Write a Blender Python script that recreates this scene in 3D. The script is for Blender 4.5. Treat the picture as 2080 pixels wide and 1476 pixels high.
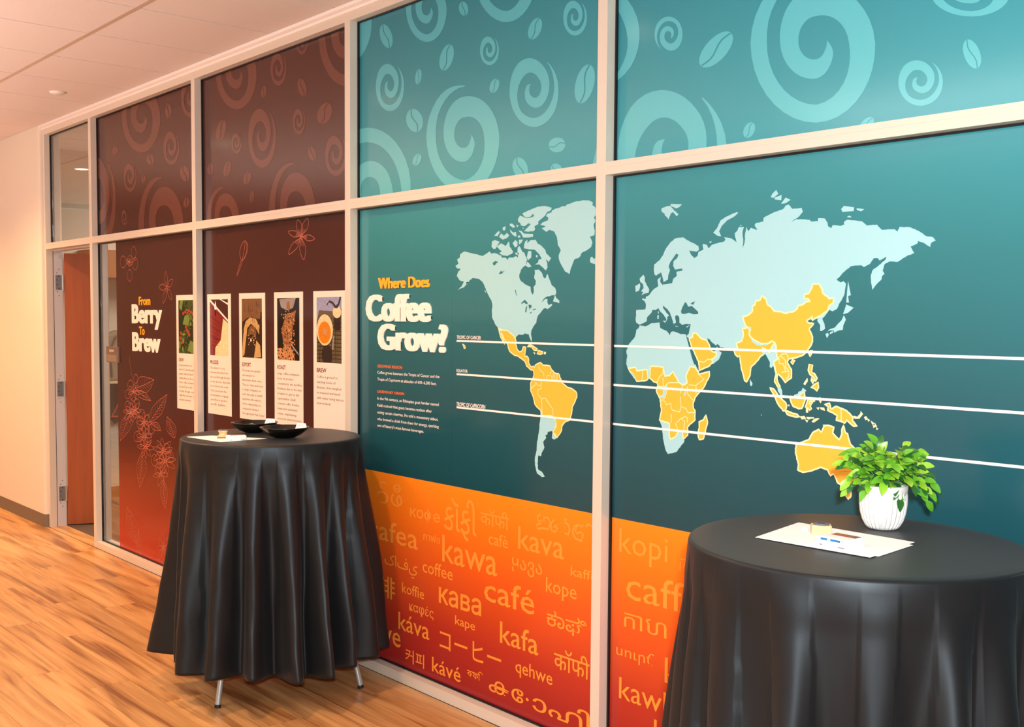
import bpy, bmesh, math, random
from mathutils import Vector, Matrix
from mathutils.geometry import tessellate_polygon

# ---------------------------------------------------------------- scene, camera, light
scn = bpy.context.scene
for o in list(bpy.data.objects): bpy.data.objects.remove(o)
COL = scn.collection
F, YAW, PIT, ROLL, D, CX, CY, H = 2221.6, .8656, -.0595, .0067, 2.7757, 1014., 780.5, 1.62
fw = Vector((-math.sin(YAW)*math.cos(PIT), math.cos(YAW)*math.cos(PIT), math.sin(PIT)))
rt = fw.cross(Vector((0, 0, 1))).normalized(); up = rt.cross(fw)
rt, up = rt*math.cos(ROLL)+up*math.sin(ROLL), up*math.cos(ROLL)-rt*math.sin(ROLL)
cam = bpy.data.cameras.new('camera'); camo = bpy.data.objects.new('camera', cam); COL.objects.link(camo)
camo.matrix_world = Matrix(((rt.x, up.x, -fw.x, 0), (rt.y, up.y, -fw.y, -D), (rt.z, up.z, -fw.z, H), (0, 0, 0, 1)))
cam.sensor_fit = 'HORIZONTAL'; cam.sensor_width = 36; cam.lens = F*36/2080
cam.shift_x = (1040-CX)/2080; cam.shift_y = (CY-738)/2080
cam.clip_start = .02; cam.clip_end = 60
scn.camera = camo
scn.view_settings.view_transform = 'Standard'; scn.view_settings.look = 'None'
scn.view_settings.gamma = 1; scn.view_settings.use_curve_mapping = False
scn.view_settings.exposure = -0.13
w = bpy.data.worlds.new('world'); scn.world = w; w.use_nodes = True
w.node_tree.nodes['Background'].inputs[0].default_value = (.9, .85, .8, 1)
w.node_tree.nodes['Background'].inputs[1].default_value = .3
def light(name, kind, loc, target, power, color, size=.1, spot=None, sy=None, blend=.6):
    l = bpy.data.lights.new(name, kind); l.energy = power; l.color = color
    if kind == 'AREA':
        l.size = size
        if sy: l.shape = 'RECTANGLE'; l.size_y = sy
    else: l.shadow_soft_size = size
    if spot: l.spot_size = spot; l.spot_blend = blend
    o = bpy.data.objects.new(name, l); COL.objects.link(o); o.location = loc
    o.rotation_euler = (Vector(target)-Vector(loc)).to_track_quat('-Z', 'Y').to_euler()
    return o
WARM = (1, .60, .28)
light('camera_flash', 'SPOT', (.14, -2.86, 1.80), (-2.5, 0, 1.45), 560, (.90, .97, 1), .05, 2.0, blend=.9)
light('hall_fill_light', 'AREA', (1.2, -3.4, 3.0), (1.2, -3.4, 0), 90, (.97, .98, 1), 2.4, sy=1.2)  # unseen area light added as general fill for the hall
light('hall_fill_light', 'AREA', (-3.2, -3.9, 3.0), (-3.2, -3.9, 0), 80, (1, .95, .88), 2.4, sy=1.2)  # second added hall fill, out of view
DL = [(-10.81, -.97), (-8.4, -1.3), (-6.0, -1.25), (-3.75, -1.2), (-1.3, -1.3)]
for i, (x, y) in enumerate(DL):
    light('downlight_beam', 'SPOT', (x, y, 3.02), (x, y, 0), [290, 270, 180, 125, 40][i], WARM, .06, 2.5, blend=.8)
light('added_ceiling_fill', 'AREA', (-7.4, -2.9, 1.6), (-7.4, -2.9, 3), 175, (1, .86, .79), 6.0, sy=1.0)  # added fill aimed up to brighten the ceiling, no fixture stands here
light('office_fill_light', 'AREA', (-8.3, 2.4, 2.95), (-8.3, 2.4, 0), 130, (1, .9, .78), 1.8)  # unseen light added so the office behind the glass looks bright
light('office_fill_light', 'AREA', (-4.0, 2.4, 2.95), (-4.0, 2.4, 0), 15, (1, .9, .78), 1.8)  # weaker added fill for the rest of the office

# ---------------------------------------------------------------- projection of the printed film: photo point -> point of a wall plane
def W(u, v, y=.05):
    d = fw*F+rt*(u-CX)-up*(v-CY); t = (y+D)/d.y
    return (d.x*t, H+d.z*t)
def onZ(u, v, z):
    d = fw*F+rt*(u-CX)-up*(v-CY); t = (z-H)/d.z
    return Vector((d.x*t, -D+d.y*t, z))
def onX(u, v, x):
    d = fw*F+rt*(u-CX)-up*(v-CY); t = x/d.x
    return Vector((x, -D+d.y*t, H+d.z*t))

# ---------------------------------------------------------------- materials
def srgb(r, g, b):
    f = lambda c: (c/255/12.92) if c <= 10 else ((c/255+.055)/1.055)**2.4
    return (f(r), f(g), f(b), 1)
MATS = {}
def mat(name, col, rough=.5, spec=.5, metal=0, emit=None, noise=None, bump=None, sheen=0, coat=0, trans=0, sub=None):
    if name in MATS: return MATS[name]
    m = bpy.data.materials.new(name); m.use_nodes = True; nt = m.node_tree; b = nt.nodes['Principled BSDF']
    b.inputs['Base Color'].default_value = col; b.inputs['Roughness'].default_value = rough
    b.inputs['Specular IOR Level'].default_value = spec; b.inputs['Metallic'].default_value = metal
    b.inputs['Sheen Weight'].default_value = sheen; b.inputs['Coat Weight'].default_value = coat
    b.inputs['Transmission Weight'].default_value = trans
    if emit: b.inputs['Emission Color'].default_value = emit[0]; b.inputs['Emission Strength'].default_value = emit[1]
    if noise or bump:
        tc = nt.nodes.new('ShaderNodeTexCoord')
    if noise:      # (scale, amount)
        n = nt.nodes.new('ShaderNodeTexNoise'); n.inputs['Scale'].default_value = noise[0]; n.inputs['Detail'].default_value = 5
        nt.links.new(tc.outputs['Object'], n.inputs['Vector'])
        mx = nt.nodes.new('ShaderNodeMix'); mx.data_type = 'RGBA'
        mx.inputs[6].default_value = tuple(c*(1-noise[1]) for c in col[:3])+(1,)
        mx.inputs[7].default_value = tuple(min(1, c*(1+noise[1])) for c in col[:3])+(1,)
        nt.links.new(n.outputs['Fac'], mx.inputs[0]); nt.links.new(mx.outputs[2], b.inputs['Base Color'])
    if bump:       # (scale, strength)
        n2 = nt.nodes.new('ShaderNodeTexNoise'); n2.inputs['Scale'].default_value = bump[0]; n2.inputs['Detail'].default_value = 4
        nt.links.new(tc.outputs['Object'], n2.inputs['Vector'])
        bp = nt.nodes.new('ShaderNodeBump'); bp.inputs['Strength'].default_value = bump[1]; bp.inputs['Distance'].default_value = .002
        nt.links.new(n2.outputs['Fac'], bp.inputs['Height']); nt.links.new(bp.outputs[0], b.inputs['Normal'])
    MATS[name] = m; return m
def gradmat(name, stops, rough=.2, spec=.5):   # printed vertical gradient: stops [(z, srgb)]
    if name in MATS: return MATS[name]
    m = mat(name, stops[0][1], rough, spec); nt = m.node_tree; b = nt.nodes['Principled BSDF']
    g = nt.nodes.new('ShaderNodeNewGeometry'); s = nt.nodes.new('ShaderNodeSeparateXYZ'); nt.links.new(g.outputs['Position'], s.inputs[0])
    mr = nt.nodes.new('ShaderNodeMapRange'); z0, z1 = stops[0][0], stops[-1][0]
    mr.inputs['From Min'].default_value = z0; mr.inputs['From Max'].default_value = z1; nt.links.new(s.outputs['Z'], mr.inputs['Value'])
    r = nt.nodes.new('ShaderNodeValToRGB'); cr = r.color_ramp
    for i, (z, c) in enumerate(stops):
        e = cr.elements[i] if i < 2 else cr.elements.new(1)
        if i < 2: e.position = 0 if i == 0 else 1
    for i, (z, c) in enumerate(stops):
        cr.elements[i].position = (z-z0)/(z1-z0); cr.elements[i].color = c
    nt.links.new(mr.outputs[0], r.inputs[0]); nt.links.new(r.outputs[0], b.inputs['Base Color'])
    return m
def woodmat(name, c1, c2, c3, rough=.35, axis=0, scale=1.0, rnd=True):
    m = mat(name, c1, rough, .5); nt = m.node_tree; b = nt.nodes['Principled BSDF']; N = nt.nodes.new; L = nt.links.new
    tc = N('ShaderNodeTexCoord'); oi = N('ShaderNodeObjectInfo')
    add = N('ShaderNodeVectorMath'); add.operation = 'ADD'
    sc = N('ShaderNodeVectorMath'); sc.operation = 'SCALE'; comb = N('ShaderNodeCombineXYZ')
    for i in range(3): L(oi.outputs['Random'], comb.inputs[i])
    L(comb.outputs[0], sc.inputs[0]); sc.inputs['Scale'].default_value = 37 if rnd else 0
    L(tc.outputs['Object'], add.inputs[0]); L(sc.outputs[0], add.inputs[1])
    mp = N('ShaderNodeMapping'); s = [14*scale]*3; s[axis] = 1.1*scale; mp.inputs['Scale'].default_value = s
    L(add.outputs[0], mp.inputs['Vector'])
    n1 = N('ShaderNodeTexNoise'); n1.inputs['Scale'].default_value = 1.0; n1.inputs['Detail'].default_value = 3; n1.inputs['Distortion'].default_value = .7
    L(mp.outputs[0], n1.inputs['Vector'])
    mp2 = N('ShaderNodeMapping'); s = [90*scale]*3; s[axis] = 3*scale; mp2.inputs['Scale'].default_value = s
    L(add.outputs[0], mp2.inputs['Vector'])
    n2 = N('ShaderNodeTexNoise'); n2.inputs['Scale'].default_value = 1.0; n2.inputs['Detail'].default_value = 3; L(mp2.outputs[0], n2.inputs['Vector'])
    r = N('ShaderNodeValToRGB'); cr = r.color_ramp
    cr.elements[0].position = .3; cr.elements[0].color = c3; cr.elements[1].position = .68; cr.elements[1].color = c2
    e = cr.elements.new(.47); e.color = c1
    mx = N('ShaderNodeMath'); mx.operation = 'MULTIPLY_ADD'; L(n2.outputs['Fac'], mx.inputs[0]); mx.inputs[1].default_value = .38
    m2 = N('ShaderNodeMath'); m2.operation = 'MULTIPLY_ADD'; L(n1.outputs['Fac'], m2.inputs[0]); m2.inputs[1].default_value = 1.0; m2.inputs[2].default_value = -.19
    L(m2.outputs[0], mx.inputs[2]); L(mx.outputs[0], r.inputs[0])
    hv = N('ShaderNodeHueSaturation'); mr = N('ShaderNodeMapRange'); L(oi.outputs['Random'], mr.inputs['Value'])
    mr.inputs['To Min'].default_value = .86 if rnd else 1; mr.inputs['To Max'].default_value = 1.12 if rnd else 1
    L(mr.outputs[0], hv.inputs['Value']); L(r.outputs[0], hv.inputs['Color']); L(hv.outputs[0], b.inputs['Base Color'])
    return m

M_alu = mat('satin_aluminium', srgb(222, 209, 194), .36, .6, .12)
M_gasket = mat('black_rubber', srgb(14, 16, 20), .5)
M_wall = mat('painted_plaster', srgb(226, 214, 198), .7, .3, bump=(60, .15))
M_wall2 = mat('office_plaster', srgb(214, 203, 186), .75, .3)
M_tile = mat('mineral_ceiling_tile', srgb(226, 214, 208), .9, .1, noise=(220, .05), bump=(180, .35))
M_grid = mat('ceiling_grid_metal', srgb(196, 172, 152), .5, .4)
M_dark = mat('dark_gap', srgb(70, 58, 52), .9, .1)
M_trimw = mat('white_cornice', srgb(238, 228, 222), .45, .5)
M_base = mat('vinyl_base', srgb(120, 104, 88), .6)
M_basew = mat('stained_base', srgb(120, 62, 28), .5)
M_carpet = mat('carpet', srgb(96, 76, 62), .95, .1, noise=(500, .6), bump=(600, 1))
M_floor = woodmat('oak_plank', srgb(186, 134, 82), srgb(212, 160, 104), srgb(134, 84, 46), .36)
M_gap = mat('plank_gap', srgb(92, 58, 34), .8)
M_door = woodmat('cherry_veneer', srgb(150, 70, 8), srgb(156, 75, 11), srgb(143, 65, 7), .55, axis=2, scale=1.5, rnd=False)
M_doorE = mat('door_edge', srgb(196, 92, 44), .5)
M_steel = mat('brushed_steel', srgb(190, 192, 198), .3, .6, .8)
M_jamb = mat('grey_enamel', srgb(206, 200, 202), .45, .5)
M_screw = mat('dark_screw', srgb(60, 60, 66), .5, .5, .5)
M_glass = mat('clear_glass', (1, 1, 1, 1), 0.0, .5, trans=1.0)
MATS['clear_glass'].node_tree.nodes['Principled BSDF'].inputs['IOR'].default_value = 1.45
M_white = mat('white_plastic', srgb(235, 230, 224), .5)
M_cloth = mat('black_satin', (.0065, .0068, .0078, 1), .45, .40, sheen=.03, bump=(900, .07))
M_cloth.node_tree.nodes['Principled BSDF'].inputs['Specular Tint'].default_value = (.82, .92, 1, 1)
M_tube = mat('galvanised_tube', srgb(176, 188, 190), .35, .6, .7)
M_paper = mat('white_paper', srgb(250, 249, 250), .7, .3)
M_box = mat('white_card', srgb(244, 242, 238), .5, .4)
M_bowl = mat('black_glazed', srgb(22, 18, 16), .22, .6)
M_bean = mat('pale_beans', srgb(206, 168, 112), .7, noise=(300, .3))
M_woodblock = woodmat('maple_block', srgb(226, 190, 140), srgb(238, 206, 158), srgb(206, 166, 116), .5, axis=0, scale=2, rnd=False)
M_rub = mat('rubber_and_shade_grey', srgb(96, 98, 110), .6)
M_rubd = mat('black_print', srgb(30, 30, 36), .6)
M_blue = mat('blue_print', srgb(24, 106, 160), .5)
M_brownp = mat('brown_print', srgb(150, 92, 74), .5, noise=(180, .35))
M_pot = mat('whitewashed_ceramic', srgb(226, 222, 216), .75, .3, noise=(60, .08), bump=(90, .5))
M_soil = mat('dry_moss', srgb(110, 84, 60), .95)
M_stem = mat('green_stem', srgb(70, 120, 40), .6)

# ---------------------------------------------------------------- helpers
class MB:
    def __init__(s): s.v = []; s.f = []; s.mi = []; s.cur = 0
    def quadbox(s, x0, x1, y0, y1, z0, z1, bev=0):
        i = len(s.v)
        s.v += [(x, y, z) for x in (x0, x1) for y in (y0, y1) for z in (z0, z1)]
        for f in ((0, 1, 3, 2), (4, 6, 7, 5), (0, 4, 5, 1), (2, 3, 7, 6), (0, 2, 6, 4), (1, 5, 7, 3)):
            s.f.append([i+k for k in f]); s.mi.append(s.cur)
        return s
    box = quadbox
    def tube(s, pts, r, n=10, cap=True):
        pts = [Vector(p) for p in pts]; rs = r if isinstance(r, (list, tuple)) else [r]*len(pts); rings = []
        for k, p in enumerate(pts):
            d = (pts[min(k+1, len(pts)-1)]-pts[max(k-1, 0)]).normalized()
            a = d.orthogonal().normalized() if k == 0 else (rings[-1][1]-d*rings[-1][1].dot(d)).normalized()
            b = d.cross(a); i = len(s.v)
            s.v += [tuple(p+(a*math.cos(t)+b*math.sin(t))*rs[k]) for t in [2*math.pi*j/n for j in range(n)]]
            rings.append((i, a))
        for k in range(len(rings)-1):
            i, j = rings[k][0], rings[k+1][0]
            for q in range(n): s.f.append([i+q, i+(q+1) % n, j+(q+1) % n, j+q]); s.mi.append(s.cur)
        if cap:
            s.f.append([rings[0][0]+q for q in range(n)][::-1]); s.mi.append(s.cur)
            s.f.append([rings[-1][0]+q for q in range(n)]); s.mi.append(s.cur)
        return s
    def lathe(s, prof, n=32, c=(0, 0, 0), flute=0, nf=0, fz=(0, 0), cap=True):
        rings = []
        for r, z in prof:
            rings.append(len(s.v))
            for k in range(n):
                t = 2*math.pi*k/n; rr = r
                if flute and fz[0] < z < fz[1]: rr = r-flute*(1-abs(math.cos(nf*t/2))**.7)
                s.v.append((c[0]+rr*math.cos(t), c[1]+rr*math.sin(t), c[2]+z))
        for a, b in zip(rings, rings[1:]):
            for q in range(n): s.f.append([a+q, a+(q+1) % n, b+(q+1) % n, b+q]); s.mi.append(s.cur)
        if cap:
            s.f.append([rings[0]+q for q in range(n)][::-1]); s.mi.append(s.cur)
            s.f.append([rings[-1]+q for q in range(n)]); s.mi.append(s.cur)
        return s
    def build(s, name, mats, parent=None, smooth=False, bevel=0, loc=None):
        me = bpy.data.meshes.new(name); me.from_pydata([tuple(v) for v in s.v], [], s.f)
        for m in (mats if isinstance(mats, (list, tuple)) else [mats]): me.materials.append(m)
        if any(s.mi): me.polygons.foreach_set('material_index', s.mi)
        if smooth: me.polygons.foreach_set('use_smooth', [True]*len(me.polygons))
        me.update()
        return link(name, me, parent, bevel, smooth, loc)
def link(name, me, parent=None, bevel=0, smooth=False, loc=None):
    o = bpy.data.objects.new(name, me); COL.objects.link(o)
    if parent: o.parent = parent
    if loc: o.location = loc
    if bevel:
        b = o.modifiers.new('bevel', 'BEVEL'); b.width = bevel; b.segments = 2; b.limit_method = 'ANGLE'
    return o
def thing(name, label, cat, loc=(0, 0, 0), group=None, rz=0):
    o = bpy.data.objects.new(name, None); COL.objects.link(o); o.location = loc; o.rotation_euler = (0, 0, rz); o.empty_display_size = .05
    o['label'] = label; o['category'] = cat
    if group: o['group'] = group
    return o
def tag(o, label, cat, group=None):
    o['label'] = label; o['category'] = cat
    if group: o['group'] = group
    return o
def islands(o):
    # pieces of a print that a frame cuts apart become parts of their own
    me = o.data; par = list(range(len(me.polygons))); key = {}
    def find(i):
        while par[i] != i: par[i] = par[par[i]]; i = par[i]
        return i
    for p in me.polygons:
        for vi in p.vertices:
            k = tuple(round(c, 5) for c in me.vertices[vi].co)
            if k in key: par[find(p.index)] = find(key[k])
            else: key[k] = p.index
    gr = {}
    for p in me.polygons: gr.setdefault(find(p.index), []).append(p.index)
    if len(gr) < 2: return
    vs = [tuple(v.co) for v in me.vertices]; ps = [list(p.vertices) for p in me.polygons]; m = me.materials[0]
    for n, ids in enumerate(gr.values()):
        used = sorted({v for i in ids for v in ps[i]}); ix = {v: k for k, v in enumerate(used)}
        nm = bpy.data.meshes.new('swirl'); nm.from_pydata([vs[v] for v in used], [], [[ix[v] for v in ps[i]] for i in ids]); nm.materials.append(m); nm.update()
        if n == 0: o.data = nm
        else: link('swirl', nm, o.parent)
def struct(o): o['kind'] = 'structure'; return o
def sempty(name):
    o = bpy.data.objects.new(name, None); COL.objects.link(o); o['kind'] = 'structure'; return o

# ---- flat print on the wall plane: 2D (x,z) triangles, clipped to a pane, tiny thickness by offset
class Flat:
    def __init__(s, y, clip=None): s.y = y; s.v = []; s.f = []; s.clip = clip; s.mi = []; s.jit = 0
    def tri(s, a, b, c, m=0):
        poly = [a, b, c]
        if s.clip:
            x0, x1, z0, z1 = s.clip
            for ax, val, sg in ((0, x0, 1), (0, x1, -1), (1, z0, 1), (1, z1, -1)):
                out = []
                for i in range(len(poly)):
                    p, q = poly[i], poly[(i+1) % len(poly)]
                    dp, dq = (p[ax]-val)*sg, (q[ax]-val)*sg
                    if dp >= 0: out.append(p)
                    if (dp >= 0) != (dq >= 0):
                        t = dp/(dp-dq); out.append((p[0]+(q[0]-p[0])*t, p[1]+(q[1]-p[1])*t))
                poly = out
                if len(poly) < 3: return
        ar = sum(poly[i][0]*poly[(i+1) % len(poly)][1]-poly[(i+1) % len(poly)][0]*poly[i][1] for i in range(len(poly)))
        if abs(ar) < 1e-9: return
        if ar < 0: poly = poly[::-1]
        i = len(s.v); yj = s.y-(len(s.f)*.618 % 1)*.00006*s.jit; s.v += [(p[0], yj, p[1]) for p in poly]; s.f.append(list(range(i, i+len(poly)))); s.mi.append(m)
    def poly(s, pts, m=0):
        for t in tessellate_polygon([[Vector((p[0], p[1], 0)) for p in pts]]):
            s.tri(*[pts[k] for k in t], m=m)
    def ribbon(s, pts, wd, m=0, closed=False):
        s.jit = .5
        n = len(pts); L = []
        for k in range(n):
            a = pts[k-1] if (k > 0 or closed) else pts[k]; b = pts[(k+1) % n] if (k < n-1 or closed) else pts[k]
            dx, dz = b[0]-a[0], b[1]-a[1]; l = math.hypot(dx, dz) or 1; nx, nz = -dz/l*wd/2, dx/l*wd/2
            L.append(((pts[k][0]+nx, pts[k][1]+nz), (pts[k][0]-nx, pts[k][1]-nz)))
        for k in range(n if closed else n-1):
            a, b = L[k], L[(k+1) % n]; s.tri(a[0], a[1], b[1], m); s.tri(a[0], b[1], b[0], m)
    def build(s, name, mats, parent, label=None):
        if not s.f: return None
        me = bpy.data.meshes.new(name); me.from_pydata(s.v, [], s.f)
        for m in (mats if isinstance(mats, (list, tuple)) else [mats]): me.materials.append(m)
        if any(s.mi): me.polygons.foreach_set('material_index', s.mi)
        me.update(); o = link(name, me, parent)
        if label: o['label'] = label
        return o
def P(pts, org=(0, 0), s=1.0, y=.05): return [W(org[0]+u/s, org[1]+v/s, y) for u, v in pts]

DG = None
def textmesh(name, txt, m, parent, X0, X1, Z0, Z1, y, bold=0, depth=0, res=3, clip=None, label=None, shear=0, fat=0):
    cu = bpy.data.curves.new('glyphs', 'FONT'); cu.body = txt; cu.resolution_u = res; cu.offset = bold; cu.size = 1; cu.shear = shear
    cu.fill_mode = 'FRONT'; cu.extrude = 0
    to = bpy.data.objects.new('glyphs', cu); COL.objects.link(to)
    bpy.context.view_layer.update()
    me = bpy.data.meshes.new_from_object(to.evaluated_get(bpy.context.evaluated_depsgraph_get()))
    bpy.data.objects.remove(to); bpy.data.curves.remove(cu)
    if not len(me.vertices): return None
    me.polygons.foreach_set('use_smooth', [False]*len(me.polygons))
    xs = [v.co.x for v in me.vertices]; ys = [v.co.y for v in me.vertices]
    a, b, c, d = min(xs), max(xs), min(ys), max(ys)
    f = lambda v: (X0+(v.co.x-a)/(b-a)*(X1-X0), Z0+(v.co.y-c)/(d-c)*(Z1-Z0))
    if clip:
        fl = Flat(y, clip); fl.jit = 1; me.calc_loop_triangles()
        for t in me.loop_triangles: fl.tri(*[f(me.vertices[k]) for k in t.vertices])
        bpy.data.meshes.remove(me)
        return fl.build(name, m, parent, label)
    for v in me.vertices:
        x, z = f(v); v.co = (x, y, z)
    if depth:
        bm = bmesh.new(); bm.from_mesh(me); bmesh.ops.remove_doubles(bm, verts=bm.verts, dist=1e-6)
        r = bmesh.ops.extrude_face_region(bm, geom=bm.faces[:])
        bmesh.ops.translate(bm, vec=(0, -depth, 0), verts=[g for g in r['geom'] if isinstance(g, bmesh.types.BMVert)])
        bmesh.ops.recalc_face_normals(bm, faces=bm.faces)
        bm.to_mesh(me); bm.free()
    if fat:          # heavy poster letters: the outline thickened sideways
        bm = bmesh.new(); w_ = X1-X0
        for k in range(15):
            d_ = fat*(k % 5-2)/2; m2 = me.copy()
            for v in m2.vertices: v.co.x = X0+fat+(v.co.x-X0)*(w_-2*fat)/w_+d_; v.co.z += (k//5-1)*.22*fat; v.co.y += .00002*(k-7)
            bm.from_mesh(m2); bpy.data.meshes.remove(m2)
        bm.to_mesh(me); bm.free()
    me.materials.clear(); me.materials.append(m)
    o = link(name, me, parent)
    if label: o['label'] = label
    return o
def settle(root, loc):
    root.location = loc
    for c in root.children: c.location = Vector(c.location)-Vector(loc)
random.seed(7)

# ---------------------------------------------------------------- structure
HC = 3.05                                   # ceiling height
fl = struct(MB().box(-15, 5, -6, .12, -.05, -.006).build('floor', M_gap))
PW, PL = .182, 1.22
pm = MB().box(0, PL-.0012, 0, PW-.0012, -.006, 0); plank0 = None; stuff = MB()
row = 0; y = -.004
while y > -5.98:
    off = (row*.41) % PL + random.uniform(-.12, .12); x = -14.9-off
    while x < 4.9:
        xa, xb = max(x, -14.98), min(x+PL, 4.98)
        if xb > xa+.02:
            if y-PW > -2.75 and xa > -10.8 and xb < -.3:
                if plank0 is None:
                    plank0 = pm.build('plank', M_floor, fl, loc=(xa, y-PW, 0)); o = plank0
                else:
                    o = plank0.copy(); COL.objects.link(o); o.location = (xa, y-PW, 0)
            else: stuff.box(xa, xb-.0012, max(y-PW, -5.99), y-.0012, -.006, 0)
        x += PL
    y -= PW; row += 1
so = stuff.build('outlying_planks', M_floor, fl); so['kind'] = 'stuff'
cf = struct(MB().box(-9.66, 2, .12, 4.2, -.05, .004).build('floor_office', M_carpet))
struct(MB().box(-8.565, -7.652, 0.0, .12, -.03, .003).build('trim_threshold', M_floor))

ce = struct(MB().box(-15, 5, -6, 0, HC+.02, HC+.06).build('ceiling', M_dark))
tx = [-5.030-.6096*k for k in range(-16, 17)]
ty = [-.03, -.71, -1.93, -3.15, -4.37, -5.59]
t0 = {}
for j in range(5):
    for x in tx:
        yy0, yy1 = ty[j+1]+(.013), ty[j]-(.013 if j else .002); k = j
        if x < -14.6 or x > 4.3: continue
        if k not in t0:
            t0[k] = MB().box(.0035, .6096-.0035, yy0, yy1, HC, HC+.018).build('ceiling_tile', M_tile, ce, loc=(x, 0, 0))
        else:
            o = t0[k].copy(); COL.objects.link(o); o.location = (x, 0, 0)
for k, yv in enumerate(ty[1:]):
    MB().box(-15, 5, yv-.012, yv+.012, HC-.001, HC+.01).build('grid_bar', M_grid, ce)
MB().box(-15, 5, -5.98, ty[-1]-.013, HC, HC+.018).build('border_tile', M_tile, ce)
struct(MB().box(-15, 5, -6.1, -6, 0, HC).build('wall_front', M_wall))
struct(MB().box(5, 5.1, -6, 4.2, 0, HC).build('wall_right', M_wall))
struct(MB().box(-15.1, -15, -6, .2, 0, HC).build('wall_left', M_wall))
# plaster wall left of the door, rounded corner
ms = MB(); pr = [(-15, -.03)]+[(-8.62+.022*math.sin(t), -.03+.022*(1-math.cos(t))) for t in [k*math.pi/2/6 for k in range(7)]]+[(-8.598, .12), (-15, .12)]
n = len(pr); ms.v = [(a, b, z) for z in (0, HC) for a, b in pr]
ms.f = [[i, (i+1) % n, n+(i+1) % n, n+i] for i in range(n)]+[list(range(n))[::-1], list(range(n, 2*n))]; ms.mi = [0]*len(ms.f)
struct(ms.build('wall_door_side', M_wall))
ms = MB(); pr = [(-15, -.034)]+[(-8.62+.026*math.sin(t), -.034+.026*(1-math.cos(t))) for t in [k*math.pi/2/6 for k in range(7)]]+[(-8.594, .0), (-8.61, .0), (-15, -.0)]
n = len(pr); ms.v = [(a, b, z) for z in (0, .1) for a, b in pr]
ms.f = [[i, (i+1) % n, n+(i+1) % n, n+i] for i in range(n)]+[list(range(n))[::-1], list(range(n, 2*n))]; ms.mi = [0]*len(ms.f)
struct(ms.build('baseboard_left', M_base))
# cornice strip between ceiling tiles and glazing head
ms = MB(); pr = [(-.030, HC), (-.030, 3.046), (-.026, 3.036), (-.016, 3.031), (-.010, 3.029), (-.006, 3.019), (0.0, 3.019), (.11, 3.019), (.11, HC)]
n = len(pr); ms.v = [(x, a, b) for x in (-8.6, 5) for a, b in pr]
ms.f = [[i, (i+1) % n, n+(i+1) % n, n+i][::-1] for i in range(n)]+[list(range(n)), list(range(n, 2*n))[::-1]]; ms.mi = [0]*len(ms.f)
struct(ms.build('trim_cornice', M_trimw))

# glazing frame: mullions, transom, head and sill, each a member of its own
MX = [-8.610, -7.652, -6.015, -4.379, -2.742, -1.105, .532, 2.169]; MWD = .045
TZ0, TZ1, HZ0, HZ1, SZ = 2.125, 2.170, 2.981, 3.019, .046
for k, x in enumerate(MX):
    struct(MB().box(x, x+MWD, 0, .114, 0, HZ1).build('trim_mullion', M_alu, bevel=.0012))
for a, b in zip(MX, MX[1:]):
    xa, xb = a+MWD, b
    struct(MB().box(xa, xb, .0008, .114, TZ0, TZ0+.0262).box(xa, xb, .0018, .112, TZ0+.0262, TZ0+.0272).box(xa, xb, .0008, .114, TZ0+.0272, TZ1).build('trim_transom', M_alu))
    struct(MB().box(xa, xb, .0008, .114, HZ0, HZ1).build('trim_head', M_alu))
    if a > -8: struct(MB().box(xa, xb, .0008, .114, 0, SZ).build('trim_sill', M_alu))
wi = 0; PANES = {}
for r, (z0, z1) in enumerate(((TZ1, HZ0), (SZ, TZ0))):
    for k, (a, b) in enumerate(zip(MX, MX[1:])):
        if r == 1 and k == 0: continue
        wi += 1; x0, x1 = a+MWD, b; s = sempty('window_%d' % wi)
        g = MB(); t = .006
        g.box(x0, x0+t, .040, .0525, z0, z1).box(x1-t, x1, .040, .0525, z0, z1).box(x0+t, x1-t, .040, .0525, z0, z0+t).box(x0+t, x1-t, .040, .0525, z1-t, z1)
        g.build('gasket', M_gasket, s)
        MB().box(x0+.001, x1-.001, .053, .059, z0+.001, z1-.001).build('glass_pane', M_glass, s)
        settle(s, (x0, .05, z0)); PANES[(r, k)] = (x0, x1, z0, z1)

# door: enamel jamb and head, leaf standing open into the office, three butt hinges
d = sempty('door_1'); JX = MX[0]+MWD
MB().box(JX-.004, JX+.003, .0535, .122, 0, 2.113).build('jamb_rebate', M_jamb, d)
MB().box(JX-.004, JX+.0035, .0505, .0535, 0, 2.113).build('jamb_seam', M_gasket, d)
MB().box(JX, MX[1], .06, .122, 2.113, TZ0-.001).build('door_head', M_jamb, d)
ang = math.radians(66); HP = Vector((JX+.012, .130, 0))
lf = MB().box(0, .27, -.0, .044, .012, 2.100)
leaf = lf.build('door_leaf', M_door, d, bevel=.001); leaf.location = HP; leaf.rotation_euler = (0, 0, ang)
e = MB().box(-.0015, .0, .001, .043, .014, 2.098).build('leaf_edge', M_doorE, leaf)
for hz in (1.878, 1.064, .255):
    h = MB(); h.box(JX+.003, JX+.0045, .066, .116, hz-.057, hz+.057)
    h.tube([(JX+.010, .121, hz-.060), (JX+.010, .121, hz+.060)], .0065)
    hg = h.build('hinge', M_steel, d)
    sc = MB()
    for (yy, zz) in ((.092, .046), (.078, .018), (.078, -.018), (.092, -.046)):
        sc.tube([(JX+.0044, yy, hz+zz), (JX+.0054, yy, hz+zz)], .0042, 8)
    for (yy, zz) in ((.078, .073), (.092, .1), (.078, -.073), (.092, -.1)):
        sc.tube([(JX+.0026, yy, hz+zz), (JX+.0036, yy, hz+zz)], .0036, 8)
    sc.build('screw', M_screw, hg)

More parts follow.
